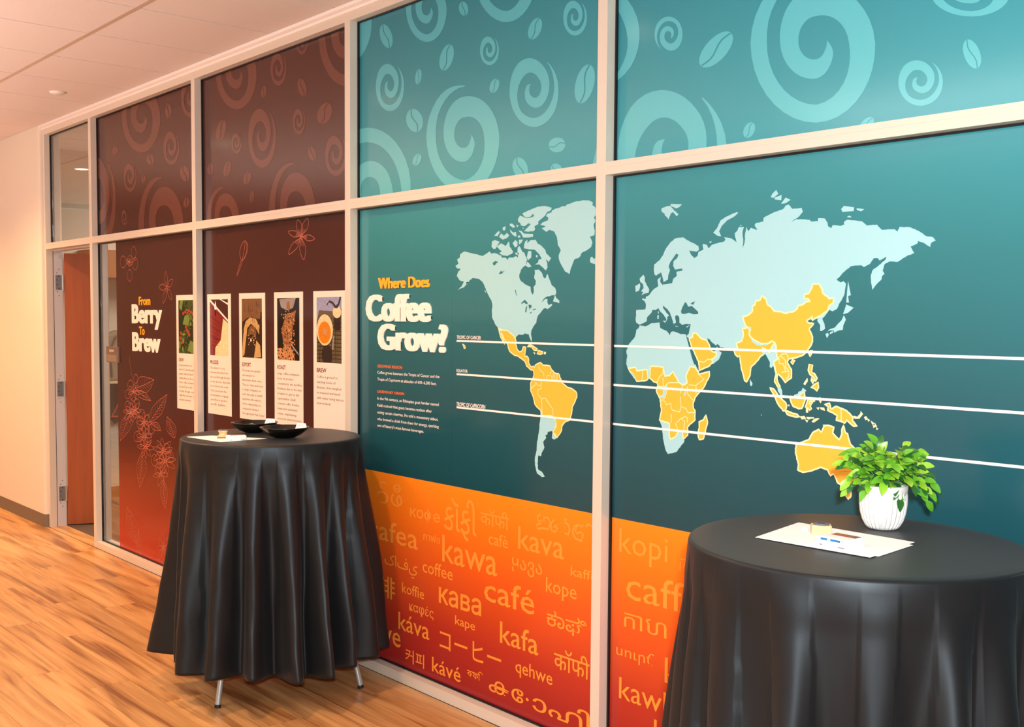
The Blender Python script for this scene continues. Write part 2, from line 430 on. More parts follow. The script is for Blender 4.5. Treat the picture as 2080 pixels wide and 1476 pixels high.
# office behind the glass
struct(MB().box(-9.76, -9.66, .12, 4.2, 0, HC).build('wall_office_left', M_wall2))
struct(MB().box(-9.66, 2, 4.2, 4.3, 0, HC).build('wall_back', M_wall2))
struct(MB().box(2, 2.1, .12, 4.2, 0, HC).build('wall_office_right', M_wall2))
co = struct(MB().box(-9.66, 2, .12, 4.2, HC+.02, HC+.05).build('ceiling_office', M_dark))
for x in range(19):
    for yy in range(4):
        if x == 0 and yy == 0: q = MB().box(.004, .6056, .004, .99, HC, HC+.018).build('ceiling_tile', M_tile, co, loc=(-9.66, .13, 0)); continue
        o = q.copy(); COL.objects.link(o); o.location = (-9.66+.6096*x, .13+yy*1.0, 0)
struct(MB().box(-9.66, -9.645, .12, 4.2, 0, .1).build('baseboard_office_left', M_basew))
# ---------------------------------------------------------------- printed films on the glass
TEALU = gradmat('print_teal_upper', [(2.15, srgb(72, 158, 168)), (2.6, srgb(54, 140, 154)), (3.0, srgb(44, 122, 140))], .16, .35)
TEALL = gradmat('print_teal_lower', [(.915, srgb(26, 70, 80)), (1.35, srgb(36, 88, 98)), (1.8, srgb(48, 120, 128)), (2.13, srgb(60, 146, 156))], .16, .35)
ORNG = gradmat('print_orange', [(.05, srgb(150, 34, 36)), (.28, srgb(182, 52, 34)), (.55, srgb(228, 90, 30)), (.75, srgb(246, 118, 26)), (.915, srgb(250, 136, 30))], .16, .35)
BRNU = mat('print_brown_upper', srgb(78, 44, 38), .16, .4)
BRNL = gradmat('print_brown_lower', [(.05, srgb(176, 36, 22)), (.35, srgb(140, 34, 24)), (.75, srgb(84, 36, 32)), (1.2, srgb(66, 36, 32)), (2.13, srgb(76, 43, 37))], .16, .4)
SWT = gradmat('print_teal_swirl', [(2.15, srgb(104, 190, 196)), (2.6, srgb(88, 178, 190)), (3.0, srgb(74, 162, 180))], .16, .35)
SWB = mat('print_brown_swirl', srgb(106, 63, 53), .16, .4)
LAND = mat('print_pale_land', srgb(164, 212, 220), .18, .35)
LANDY = mat('print_yellow_land', srgb(250, 182, 66), .18, .35)
BORD = mat('print_cream_border', srgb(250, 232, 180), .18)
WHT = mat('print_white', srgb(250, 240, 236), .2)
WORD = mat('print_word_orange', srgb(252, 150, 56), .18)
HEADY = mat('print_heading_yellow', srgb(250, 176, 36), .3)
SUBO = mat('print_subhead_orange', srgb(240, 112, 40), .3)
LINEB = mat('print_botanic_line', srgb(190, 112, 92), .2)
LETW = mat('letter_white', srgb(250, 240, 232), .4)
FY, GY, GY2, GY3 = .0505, .0498, .0494, .0490
CLIPS = {k: (v[0]+.0055, v[1]-.0055, v[2]+.0055, v[3]-.0055) for k, v in PANES.items()}
def film(name, lab, key, x0=None):
    t = thing(name, lab, 'window graphic', group='printed films on the glazed wall')
    c = CLIPS[key]; xa = x0 if x0 is not None else c[0]
    return t, (xa, c[1], c[2], c[3])
def base(t, rect, m, name='film'):
    x0, x1, z0, z1 = rect
    return MB().box(x0, x1, FY, .0528, z0, z1).build(name, m, t)

SP = [(0, 1.0, .88, .86), (45, 1.0, .96, .80), (90, 1.0, 1.0, .75), (180, 1.0, .98, .76), (270, 1.0, .90, .50), (360, 1.0, .69, .33), (450, 1.0, .55, .27), (540, 1.0, .44, .20), (600, 1, .30, .16), (640, 1, .17, .165)]
def spiral(n=64):
    o = []
    for k in range(n+1):
        a = 640*k/n
        for p, q in zip(SP, SP[1:]):
            if p[0] <= a <= q[0]:
                t = (a-p[0])/(q[0]-p[0]); t = t*t*(3-2*t)*.4+t*.6; ro = p[2]+(q[2]-p[2])*t; ri = p[3]+(q[3]-p[3])*t
        th = math.radians(90+a); o.append(((ro*math.cos(th), ro*math.sin(th)), (ri*math.cos(th), ri*math.sin(th))))
    return o
SPI = spiral()
def swirl(t, clip, m, org, s, bb, kind='A', y=GY):
    x0, y0, x1, y1 = bb; fl = Flat(y, clip); rot = {'A': 0, 'B': -38, 'C': 142, 'D': 200}[kind]; mir = -1 if kind in 'BC' else 1
    r = math.radians(rot); pts = []
    for a, b in SPI:
        pr = []
        for px, pz in (a, b):
            px *= mir; pr.append((px*math.cos(r)-pz*math.sin(r), px*math.sin(r)+pz*math.cos(r)))
        pts.append(pr)
    xs = [p[0] for q in pts for p in q]; zs = [p[1] for q in pts for p in q]
    a, b, c, d = min(xs), max(xs), min(zs), max(zs)
    f = lambda p: W(org[0]+(x0+(p[0]-a)/(b-a)*(x1-x0))/s, org[1]+(y0+(d-p[1])/(d-c)*(y1-y0))/s)
    q = [(f(p[0]), f(p[1])) for p in pts]
    for u, v in zip(q, q[1:]):
        fl.tri(u[0], u[1], v[1]); fl.tri(u[0], v[1], v[0])
    so_ = fl.build('swirl', m, t)
    if so_: islands(so_)
def bean(t, clip, m, org, s, cx, cy, wd, ht, tilt=0, y=GY):
    fl = Flat(y, clip); r = math.radians(tilt); A, B = wd/2, ht/2
    gr = lambda q: .22*math.sin(q*math.pi)              # S groove, q in -1..1
    for sg in (-1, 1):
        pts = []
        for k in range(13):
            th = -math.pi/2+math.pi*k/12; pts.append((sg*math.cos(th)*A, math.sin(th)*B))
        gap = wd*.035
        for k in range(12, -1, -1):
            q = math.sin(-math.pi/2+math.pi*k/12); e = math.sqrt(max(0, 1-q*q))
            x = gr(q)*A*e**.5+sg*gap; lim = e*A*.95
            pts.append((max(-lim, min(lim, x)) if abs(q) < .99 else 0, q*B*.99))
        f = lambda p: W(org[0]+(cx+p[0]*math.cos(r)-p[1]*math.sin(r))/s, org[1]+(cy+p[0]*math.sin(r)+p[1]*math.cos(r))/s)
        n = 13
        for k in range(12):
            a, b, c, d = pts[k], pts[k+1], pts[25-k-1], pts[25-k]
            fl.tri(f(a), f(b), f(c)); fl.tri(f(a), f(c), f(d))
    fl.build('coffee_bean', m, t)

# --- upper films
t, R = film('window_graphic', 'brown swirl and coffee bean film in the upper pane beside the clear transom pane', (0, 1)); b = base(t, R, BRNU)
o, s = (0, 0), 2.952
for bb, k in (((730, 500, 962, 915), 'A'), ((980, 790, 1076, 988), 'B'), ((742, 980, 820, 1150), 'B'), ((830, 1062, 1100, 1640), 'A'), ((490, 940, 695, 1500), 'B'), ((1085, 470, 1200, 705), 'B'), ((728, 1258, 765, 1350), 'B')): swirl(t, R, SWB, o, s, bb, k)
for q in ((1010, 665, 40, 95, 0), (902, 957, 48, 66, -5), (1108, 1040, 56, 100, -12), (862, 1073, 24, 48, 5), (1118, 1215, 34, 62, 8), (690, 905, 30, 60, 5)): bean(t, R, SWB, o, s, *q)
settle(t, (R[0], .05, R[2]))
t, R = film('window_graphic', 'brown swirl and coffee bean film in the upper pane left of the teal ones', (0, 2)); base(t, R, BRNU)
o, s = (340, 0), 3.2075
for bb, k in (((315, 250, 582, 712), 'A'), ((672, 345, 775, 557), 'B'), ((985, -60, 1330, 562), 'A'), ((527, 708, 708, 1092), 'B'), ((663, 1062, 968, 1690), 'A'), ((817, 710, 898, 875), 'B'), ((1028, 885, 1170, 1145), 'B'), ((258, 1218, 468, 1640), 'A'), ((418, 868, 485, 1000), 'B'), ((838, 190, 914, 355), 'B'), ((1130, 1200, 1330, 1700), 'D')): swirl(t, R, SWB, o, s, bb, k)
for q in ((628, 598, 34, 80, 8), (878, 570, 56, 120, -12), (1025, 738, 92, 145, 20), (350, 850, 62, 140, 14), (390, 1100, 44, 105, 14), (520, 1160, 46, 85, 18), (943, 1000, 50, 95, -15), (550, 1280, 26, 76, 5), (280, 1100, 40, 80, 5)): bean(t, R, SWB, o, s, *q)
settle(t, (R[0], .05, R[2]))
t, R = film('window_graphic', 'darker teal swirl and coffee bean film in the upper pane above the heading', (0, 3)); base(t, R, TEALU)
o, s = (700, 0), 3.433
for bb, k in (((570, 595, 1080, 1345), 'A'), ((1150, 405, 1492, 885), 'B'), ((218, 445, 415, 775), 'B'), ((945, 255, 1076, 455), 'B'), ((428, -150, 712, 292), 'A'), ((-120, 890, 462, 1700), 'D'), ((1525, 5, 1690, 248), 'B'), ((900, -500, 1340, 155), 'A'), ((-260, -150, 190, 470), 'A'), ((1718, 830, 2300, 1800), 'B')): swirl(t, R, SWT, o, s, bb, k)
for q in ((290, 252, 84, 170, -15), (712, 400, 92, 190, 16), (515, 535, 44, 110, 8), (1328, 200, 86, 160, 22), (1045, 598, 62, 105, 22), (488, 840, 116, 165, -14), (1675, 585, 130, 280, 14), (505, 1113, 54, 90, 28), (1482, 1010, 104, 118, 80), (1225, 1170, 104, 150, -18), (1478, 1180, 76, 90, -50), (830, 60, 66, 100, -10)): bean(t, R, SWT, o, s, *q)
settle(t, (R[0], .05, R[2]))
t, R = film('window_graphic', 'bright teal swirl and coffee bean film in the upper pane above the Asia map', (0, 4)); base(t, R, TEALU)
o, s = (1200, 0), 2.737
for bb, k in (((888, -160, 1582, 682), 'A'), ((355, 92, 511, 282), 'C'), ((150, 500, 756, 1230), 'B'), ((1710, 335, 1958, 588), 'B'), ((-330, -120, 272, 490), 'D'), ((1890, -160, 2330, 92), 'A')): swirl(t, R, SWT, o, s, bb, k)
for q in ((697, 275, 120, 250, 42), (881, 723, 60, 92, 25), (1530, 700, 62, 120, 40), (2120, 300, 90, 170, -20)): bean(t, R, SWT, o, s, *q)
settle(t, (R[0], .05, R[2]))
for key, nm in (((0, 5), 'upper'), ((1, 5), 'lower')):
    t, R = film('window_graphic', 'plain teal film on the %s pane at the far right end' % nm, key); base(t, R, TEALU if nm == 'upper' else TEALL); settle(t, (R[0], .05, R[2]))

# --- lower brown films with the steps from berry to brew
def pol(fl, org, s, pts, wd, closed=False, sub=4):
    q = P(pts, org, s); out = []; n = len(q)
    rng = range(n if closed else n-1)
    for k in rng:        # Catmull-Rom smoothing
        p0 = q[k-1] if (k > 0 or closed) else q[k]; p1 = q[k]; p2 = q[(k+1) % n]; p3 = q[(k+2) % n] if (closed or k+2 < n) else p2
        for j in range(sub):
            u = j/sub
            out.append(tuple(.5*((2*p1[i])+(-p0[i]+p2[i])*u+(2*p0[i]-5*p1[i]+4*p2[i]-p3[i])*u*u+(-p0[i]+3*p1[i]-3*p2[i]+p3[i])*u**3) for i in (0, 1)))
    if not closed: out.append(q[-1])
    fl.ribbon(out, wd, closed=closed)
def leafart(fl, org, s, a, b, wd, veins=6, lw=.0026):
    ax, ay = a; bx, by = b; dx, dy = bx-ax, by-ay; l = math.hypot(dx, dy); nx, ny = -dy/l, dx/l
    f = lambda t, o_: (ax+dx*t+nx*o_, ay+dy*t+ny*o_)
    for sg in (1, -1): pol(fl, org, s, [f(0, 0), f(.15, sg*wd*.55), f(.4, sg*wd), f(.7, sg*wd*.7), f(1, 0)], lw)
    pol(fl, org, s, [f(0, 0), f(.5, wd*.06), f(1, 0)], lw)
    for k in range(veins):
        t = .15+.65*k/veins
        for sg in (1, -1): pol(fl, org, s, [f(t, 0), f(t+.1, sg*wd*.5), f(t+.14, sg*wd*.8*math.sin(math.pi*min(1, t+.25)))], lw*.7, sub=2)
def floret(fl, org, s, c, rx, ry, n=5, a0=90, lw=.0026):
    for k in range(n):
        a = math.radians(a0+360*k/n+random.uniform(-8, 8)); L = random.uniform(.85, 1.1)
        f = lambda t, o_: (c[0]+rx*(t*math.cos(a)*L-o_*math.sin(a)), c[1]-ry*(t*math.sin(a)*L+o_*math.cos(a)))
        pol(fl, org, s, [f(.08, 0), f(.4, .17), f(.7, .16), f(1, 0), f(.7, -.15), f(.4, -.17), f(.08, 0)], lw, sub=3)
        for q in (-.1, .1): pol(fl, org, s, [f(.05, q*.3), f(.32, q*.8)], lw*.7, sub=2)
def berries(fl, org, s, lst, lw=.0026):
    for x, y, rx, ry in lst: pol(fl, org, s, [(x+rx*math.cos(a), y+ry*math.sin(a)) for a in [k*math.pi/4 for k in range(8)]], lw, True, 3)
t1, R1 = film('window_graphic', 'brown to red film titled From Berry To Brew, right of the doorway', (1, 1), x0=W(238, 700)[0]); base(t1, R1, BRNL)
t2, R2 = film('window_graphic', 'brown film with a star flower sketch and four white step cards', (1, 2)); base(t2, R2, BRNL)
o, s = (40, 440), 3.69
f = Flat(GY, R1); berries(f, o, s, [(855, 270, 18, 48), (775, 338, 22, 44), (826, 330, 20, 40), (866, 352, 20, 46), (825, 440, 18, 44)]); pol(f, o, s, [(800, 330), (840, 340), (870, 320)], .0026)
floret(f, o, s, (820, 338), 24, 34, 6); f.build('berry_sketch', LINEB, t1)
f = Flat(GY, R1); floret(f, o, s, (1105, 530), 58, 125, 5, 100); f.build('flower_sketch', LINEB, t1)
f = Flat(GY, R1)
leafart(f, o, s, (868, 1285), (1008, 1222), 62); leafart(f, o, s, (870, 1300), (985, 1380), 26, 4); pol(f, o, s, [(822, 1045), (830, 1120), (850, 1230), (860, 1300)], .0026)
leafart(f, o, s, (975, 1540), (1105, 1330), 40); berries(f, o, s, [(872, 1215, 16, 34), (830, 1260, 20, 36), (810, 1330, 18, 34), (880, 1400, 20, 36), (812, 1420, 22, 40), (850, 1345, 20, 36)])
floret(f, o, s, (858, 1310), 44, 66, 7); floret(f, o, s, (862, 1450), 60, 80, 8)
o = (40, 800)
leafart(f, o, s, (835, 130), (755, 350), 40); floret(f, o, s, (835, 140), 60, 80, 9); leafart(f, o, s, (1162, 330), (1105, 168), 34); leafart(f, o, s, (985, 215), (1060, 275), 30, 4)
berries(f, o, s, [(915, 150, 24, 36), (955, 190, 20, 34), (905, 215, 28, 44), (940, 250, 30, 50), (880, 320, 24, 40), (990, 260, 22, 38), (965, 340, 26, 40), (1010, 495, 22, 44), (1050, 420, 24, 40), (1100, 410, 26, 40), (1135, 470, 20, 38), (1035, 565, 22, 44)])
floret(f, o, s, (930, 215), 55, 80, 8); floret(f, o, s, (935, 320), 70, 90, 9); floret(f, o, s, (945, 400), 60, 90, 8); floret(f, o, s, (1075, 430), 80, 100, 9); floret(f, o, s, (1090, 505), 75, 100, 9); floret(f, o, s, (1060, 600), 60, 90, 7)
leafart(f, o, s, (925, 430), (900, 702), 36, 7); leafart(f, o, s, (1075, 640), (1090, 860), 26, 6); pol(f, o, s, [(1090, 560), (1080, 640), (1095, 720)], .0026)
f.build('coffee_branch_sketch', LINEB, t1)
f = Flat(GY, R1); leafart(f, o, s, (875, 1120), (805, 845), 40, 8); leafart(f, o, s, (905, 1230), (890, 1010), 14, 3); pol(f, o, s, [(870, 1050), (880, 1140), (875, 1230)], .0026)
f.build('leaf_sketch', LINEB, t1); f = Flat(GY, R1); floret(f, o, s, (1075, 1150), 50, 110, 8); f.build('flower_sketch', LINEB, t1)
o, s = (340, 420), 3.075
f = Flat(GY, R2)
for tip in ((755, 155), (920, 200), (876, 72), (852, 330), (758, 296), (815, 80)):
    c = (838, 185); dx, dy = tip[0]-c[0], tip[1]-c[1]; l = math.hypot(dx, dy); nx, ny = -dy/l, dx/l
    g = lambda q, o_: (c[0]+dx*q+nx*o_, c[1]+dy*q+ny*o_)
    pol(f, o, s, [g(.08, 0), g(.45, 18), g(.75, 15), g(1, 0), g(.75, -14), g(.45, -18), g(.08, 0)], .003)
    for q in (-8, 0, 8): pol(f, o, s, [g(0, q*.3), g(.42, q)], .002, sub=2)
f.build('flower_sketch', LINEB, t2)
f = Flat(GY, R2)
pol(f, o, s, [(462, 335), (452, 290), (462, 240), (485, 212), (502, 240), (500, 270), (482, 320), (462, 335)], .003); pol(f, o, s, [(468, 330), (480, 270), (485, 215)], .0025); pol(f, o, s, [(474, 330), (494, 280), (495, 225)], .0025)
pol(f, o, s, [(470, 335), (458, 370), (436, 430)], .003); pol(f, o, s, [(460, 338), (446, 380), (434, 428)], .003); f.build('bud_sketch', LINEB, t2)
# headings
def word(name, txt, m, par, xl, xr, top, bot, org, s, y=GY, clip=None, **k):
    yy = .05
    ym = (top[1]+bot[1])/2
    X0 = W(org[0]+xl/s, org[1]+ym/s, yy)[0]; X1 = W(org[0]+xr/s, org[1]+ym/s, yy)[0]
    Z1 = W(org[0]+top[0]/s, org[1]+top[1]/s, yy)[1]; Z0 = W(org[0]+bot[0]/s, org[1]+bot[1]/s, yy)[1]
    return textmesh(name, txt, m, par, X0, X1, Z0, Z1, y, clip=clip, **k)
o, s = (40, 440), 3.69
word('heading_text', 'From', HEADY, t1, 892, 980, (895, 600), (975, 662), o, s, bold=.02, fat=.0022)
word('heading_text', 'Berry', LETW, t1, 840, 1068, (845, 658), (1040, 845), o, s, bold=.02, fat=.0085)
word('heading_text', 'To', HEADY, t1, 895, 937, (897, 822), (932, 886), o, s, bold=.02, fat=.0022)
word('heading_text', 'Brew', LETW, t1, 843, 1056, (848, 866), (1050, 1018), o, s, bold=.02, fat=.0085)
# step cards
CARDM = mat('print_card_cream', srgb(244, 226, 214), .25)
HDR = mat('print_heading_maroon', srgb(110, 30, 28), .3); BODY = mat('print_body_brown', srgb(92, 62, 52), .3)
cols = {k: mat('print_'+k, srgb(*v), .2, noise=(90, .35)) for k, v in dict(leafgreen=(62, 78, 34), darkgreen=(34, 44, 22), berryred=(176, 60, 36), lightgreen=(112, 138, 66), cherry=(120, 34, 34), bed=(76, 34, 26), cream=(236, 214, 168), white=(230, 226, 222),
    umber=(52, 34, 22), sack=(120, 84, 52), burlap=(196, 160, 104), night=(26, 20, 18), roast=(150, 96, 58), tan=(196, 140, 92), coffee=(222, 128, 28), foam=(240, 206, 160), cloth=(98, 84, 62), sky=(150, 152, 184), kettle=(48, 36, 34), chrome=(150, 140, 138)).items()}
K = list(cols); MC = [CARDM]+[cols[k] for k in K]
TX = {0: ('GROW', ['Seeds germinate in', 'about 2.5 months and', 'plants will produce fruit', 'within three to five years.', 'Most coffee is harvested', 'by hand due to the', 'terrain, though countries', 'with flat terrains can', 'machine-harvest.']),
 1: ('PROCESS', ["The farmer's co-op", 'removes the fruit from', 'the seed through the dry', 'or wet process, then mills', 'it to remove the seed.', 'Other processes like', 'fermentation or ageing', 'can follow to produce', 'specific qualities.']),
 2: ('EXPORT', ['The beans are graded', 'and sampled to', 'determine their value.', 'They are then auctioned', 'to large companies or', 'sold directly to small', 'importers who wish to', 'form relationships to', 'compensate farmers', 'through better Fair Trade?']),
 3: ('ROAST', ['Large coffee companies', 'focus on product', 'consistency, yet sacrifice', 'freshness due to the time', 'it takes to get to the', 'supermarket. Small', 'roasters offer fresher', 'beans and customized', 'roasts, emphasizing', 'seasonal characteristics.']),
 4: ('BREW', ['Coffee is ground to', 'varying levels of', 'fineness, then weighed', 'or measured and mixed', 'with water using various', 'brew methods.'])}
CX0 = [W(359, 700)[0], W(422, 700)[0], W(486.5, 700)[0], W(557.5, 700)[0], W(637, 700)[0]]; CWD = .295
def circ(cx, cy, rx, ry, n=14): return [(cx+rx*math.cos(2*math.pi*k/n), cy+ry*math.sin(2*math.pi*k/n)) for k in range(n)]
ART = {   # unit square art, origin bottom left
 0: [('leafgreen', [(0, 0), (1, 0), (1, 1), (0, 1)]), ('darkgreen', [(0, .3), (.4, .45), (.5, .8), (.2, 1), (0, .9)]), ('darkgreen', [(.5, .2), (1, .1), (1, .5), (.7, .45)]), ('lightgreen', [(.25, .55), (.6, .52), (.7, .68), (.4, .72)]), ('lightgreen', [(.55, .05), (.95, 0), (1, .2), (.7, .25)]), ('lightgreen', [(.05, .85), (.2, .8), (.3, 1), (.1, 1)])]+[('berryred', circ(x, z, .06, .035, 8)) for x, z in ((.3, .75), (.42, .78), (.55, .76), (.65, .8), (.78, .77), (.9, .74), (.45, .5), (.52, .44), (.6, .4), (.66, .35), (.15, .38), (.2, .2), (.12, .28))],
 1: [('cherry', [(0, 0), (1, 0), (1, 1), (0, 1)]), ('bed', [(.1, 1), (1, 1), (1, .62), (.6, .74)]), ('cream', [(.28, 0), (.3, .14), (.6, .28), (.74, .66), (1, .58), (1, 0)]), ('white', [(0, .97), (.03, 1), (1, .64), (1, .60)]), ('white', [(.26, .86), (.32, .98), (.38, .86), (.36, .8), (.28, .8)]), ('night', [(.28, .82), (.36, .82), (.35, .7), (.29, .7)]), ('white', [(.55, 1), (.62, 1), (1, .93), (1, .9)])],
 2: [('umber', [(0, 0), (1, 0), (1, 1), (0, 1)]), ('sack', [(0, .8), (1, .78), (1, 1), (0, 1)]), ('sack', [(0, .6), (.3, .68), (.9, .66), (.95, .8), (.02, .82)]), ('burlap', [(0, .1), (.1, .5), (.2, .62), (.4, .68), (.7, .66), (.88, .55), (.86, .4), (.7, .5), (.45, .58), (.28, .5), (.2, .3), (.12, .05), (.0, 0)]), ('sack', circ(.52, .42, .2, .13)), ('umber', circ(.48, .28, .2, .12)), ('burlap', [(.6, 0), (.72, .3), (.9, .22), (.95, .02)]), ('white', circ(.45, .3, .03, .03, 8))],
 3: [('night', [(0, 0), (1, 0), (1, 1), (0, 1)]), ('chrome', [(.1, .98), (.18, .85), (.45, .8), (.72, .84), (.85, 1)]), ('roast', [(.42, .82), (.46, .94), (.56, .94), (.6, .82)]), ('roast', [(.3, .2), (.2, .5), (.4, .72), (.85, .8), (.7, .5), (.62, .2)]), ('tan', [(0, 0), (0, .18), (.3, .2), (.6, .22), (.75, .1), (.8, 0)]), ('chrome', [(.62, .28), (.95, .12), (.97, .08), (.64, .23)])]+[('tan', circ(random.uniform(.2, .8), random.uniform(.2, .75), .025, .012, 6)) for _ in range(60)],
 4: [('cloth', [(0, 0), (1, 0), (1, 1), (0, 1)]), ('sky', [(0, .62), (.1, .8), (.95, .78), (1, .84), (1, 1), (0, 1)]), ('kettle', [(.68, .82), (.98, .82), (.95, .5), (.72, .5)]), ('foam', circ(.82, .77, .17, .09)), ('kettle', [(.42, .86), (.5, .92), (.62, .9), (.74, .83), (.84, .83), (.94, .9), (.99, 1), (.93, 1), (.86, .9), (.78, .87), (.66, .93), (.52, .95), (.42, .9)]), ('kettle', circ(.42, .12, .22, .16)), ('foam', circ(.33, .5, .33, .24, 20)), ('coffee', circ(.32, .46, .26, .17, 18)), ('tan', circ(.34, .48, .1, .06, 10)), ('chrome', [(.62, .2), (.66, .42), (.7, .42), (.68, .2)])]}
ru = random.uniform
ART[0][1:1] = [(random.choice(['leafgreen', 'darkgreen', 'darkgreen', 'lightgreen']), [(x+a*math.cos(th)-b_*math.sin(th), z+(a*math.sin(th)+b_*math.cos(th))*.5) for a, b_ in ((-.14, 0), (0, .05), (.14, 0), (0, -.05))]) for x, z, th in [(ru(.0, 1), ru(.0, 1), ru(0, 6.3)) for _ in range(70)]]
ART[1][3:3] = [('berryred' if k % 3 else 'bed', [(0, .9-.06*k), (0, .893-.06*k), (.55, .72-.05*k), (.55, .727-.05*k)]) for k in range(12)]+[('umber', [(.3+.05*k, 1), (.31+.05*k, 1), (1, .80-.02*k), (1, .79-.02*k)]) for k in range(7)]
ART[2] += [('umber', [(x, z), (x+.02, z+.01), (x+ru(-.05, .05), z+ru(.08, .16))]) for x, z in [(ru(.08, .9), ru(.35, .9)) for _ in range(26)]]+[('burlap', circ(ru(.3, .7), ru(.2, .5), .02, .012, 5)) for _ in range(22)]
ART[3] += [(random.choice(['roast', 'tan', 'umber']), circ(ru(.0, .78), ru(.0, .2), .03, .015, 6)) for _ in range(70)]+[(random.choice(['tan', 'burlap', 'umber']), circ(.52+ru(-.26, .24)*(.5+z*.5), z, .022, .011, 6)) for z in [ru(.2, .8) for _ in range(80)]]
ART[4][1:1] = [('umber' if k % 2 else 'leafgreen', [(.02+.083*k, 0), (.045+.083*k, 0), (.13+.07*k, .7), (.115+.07*k, .7)]) for k in range(11)]+[('umber', [(0, .06*k), (1, .06*k), (1, .06*k+.012), (0, .06*k+.012)]) for k in range(11)]
for ci in range(5):
    x0 = CX0[ci]; x1 = x0+CWD; z1 = 1.7525; z0 = 1.064
    for par, R in ((t1, R1), (t2, R2)):
        xa, xb = max(x0, R[0]), min(x1, R[1])
        if xb-xa < .01: continue
        cl = (xa, xb, R[2], R[3])
        c = MB().box(xa, xb, .0492, .0504, z0, z1).build('step_card', CARDM, par); c['label'] = 'white printed card headed '+TX[ci][0]
        px0, px1, pz0, pz1 = x0+.032, x1-.035, 1.402, 1.722
        f = Flat(.0490, (max(px0, cl[0]), min(px1, cl[1]), pz0, pz1)); 
        for q, (k, pts) in enumerate(ART[ci]):
            f.y = .0490-q*.000004; f.poly([(px0+(px1-px0)*a, pz0+(pz1-pz0)*bb) for a, bb in pts], K.index(k)+1)
        f.build('photo_print', MC, c)
        f_ = 0; hw = {0: .062, 1: .1, 2: .095, 3: .082, 4: .085}[ci]*1.05
        textmesh('step_title', TX[ci][0], HDR, c, px0, px0+hw, 1.352, 1.374, .0488, bold=.02, clip=cl)
        me = None; fl_ = []
        for li, tx in enumerate(TX[ci][1]):
            zb = 1.325-li*.0262; low = .2 if any(ch in tx for ch in 'gpqy,') else 0
            g = textmesh('body_text', tx, BODY, c, px0, px0+min(len(tx)*.0102, CWD-.045), zb-.0045*(1 if low else 0), zb+.0125, .0488, res=1, clip=cl)
            if g: fl_.append(g)
        if fl_:
            bm = bmesh.new()
            for g in fl_: bm.from_mesh(g.data)
            bm.to_mesh(fl_[0].data); bm.free()
            for g in fl_[1:]: bpy.data.objects.remove(g)
settle(t1, (R1[0], .05, R1[2])); settle(t2, (R2[0], .05, R2[2]))
# --- teal and orange films with the world map
A_, B_, C_, D_, E_, F_, G_, H_, I_, J_, K_ = ((920, 400), 6.9333), ((920, 560), 6.9333), ((1040, 720), 5.6778), ((1240, 380), 6.9333), ((1260, 540), 7.38), ((1260, 720), 7.03), ((1520, 380), 7.38), ((1700, 400), 5.273), ((1480, 560), 8.667), ((1480, 680), 7.38), ((1600, 720), 4.92)
def q(*segs):            # segments ((frame), [pts]) -> photo points
    o = []
    for (org, s), pts in segs: o += [(org[0]+x/s, org[1]+y/s) for x, y in pts]
    return o
t3, R3 = film('window_graphic', 'teal and orange film titled Where Does Coffee Grow with a map of the Americas', (1, 3))
t4, R4 = film('window_graphic', 'teal and orange film with the map of Africa, Asia and Australia behind the plant', (1, 4))
ZO = .9155
for t, R in ((t3, R3), (t4, R4)):
    seam = W(918.3, 700)[0]
    xs = [R[0], seam, R[1]] if t is t3 else [R[0], R[1]]
    for a, b in zip(xs, xs[1:]): base(t, (a+(.0006 if a == seam else 0), b, ZO, R[3]), TEALL, 'teal_film')
    base(t, (R[0], R[1], R[2], ZO), ORNG, 'orange_film')
def jag(pts, amt=.55, mn=5.0):
    o = []; n = len(pts)
    for k in range(n):
        a, b = pts[k], pts[(k+1) % n]; l = math.hypot(b[0]-a[0], b[1]-a[1]); o.append(a); m = int(l/mn)
        for j in range(1, m+1):
            u = j/(m+1); d = random.uniform(-amt, amt); o.append((a[0]+(b[0]-a[0])*u-(b[1]-a[1])/l*d, a[1]+(b[1]-a[1])*u+(b[0]-a[0])/l*d))
    return o
def land(par, R, name, pts, m=None, y=GY, rough=True, lab=None, edge=False):
    pts = jag(pts) if rough else pts
    w_ = [W(*p) for p in pts]; f = Flat(y, R); f.poly(w_)
    if edge:
        f.y = y-.0001; f.ribbon(w_, .0048, 1, closed=True)
    return f.build(name, [m or LAND, BORD], par, lab)
def yel(par, R, pts, name='coffee_growing_land', rough=True): return land(par, R, name, pts, LANDY, GY2, rough, None, True)
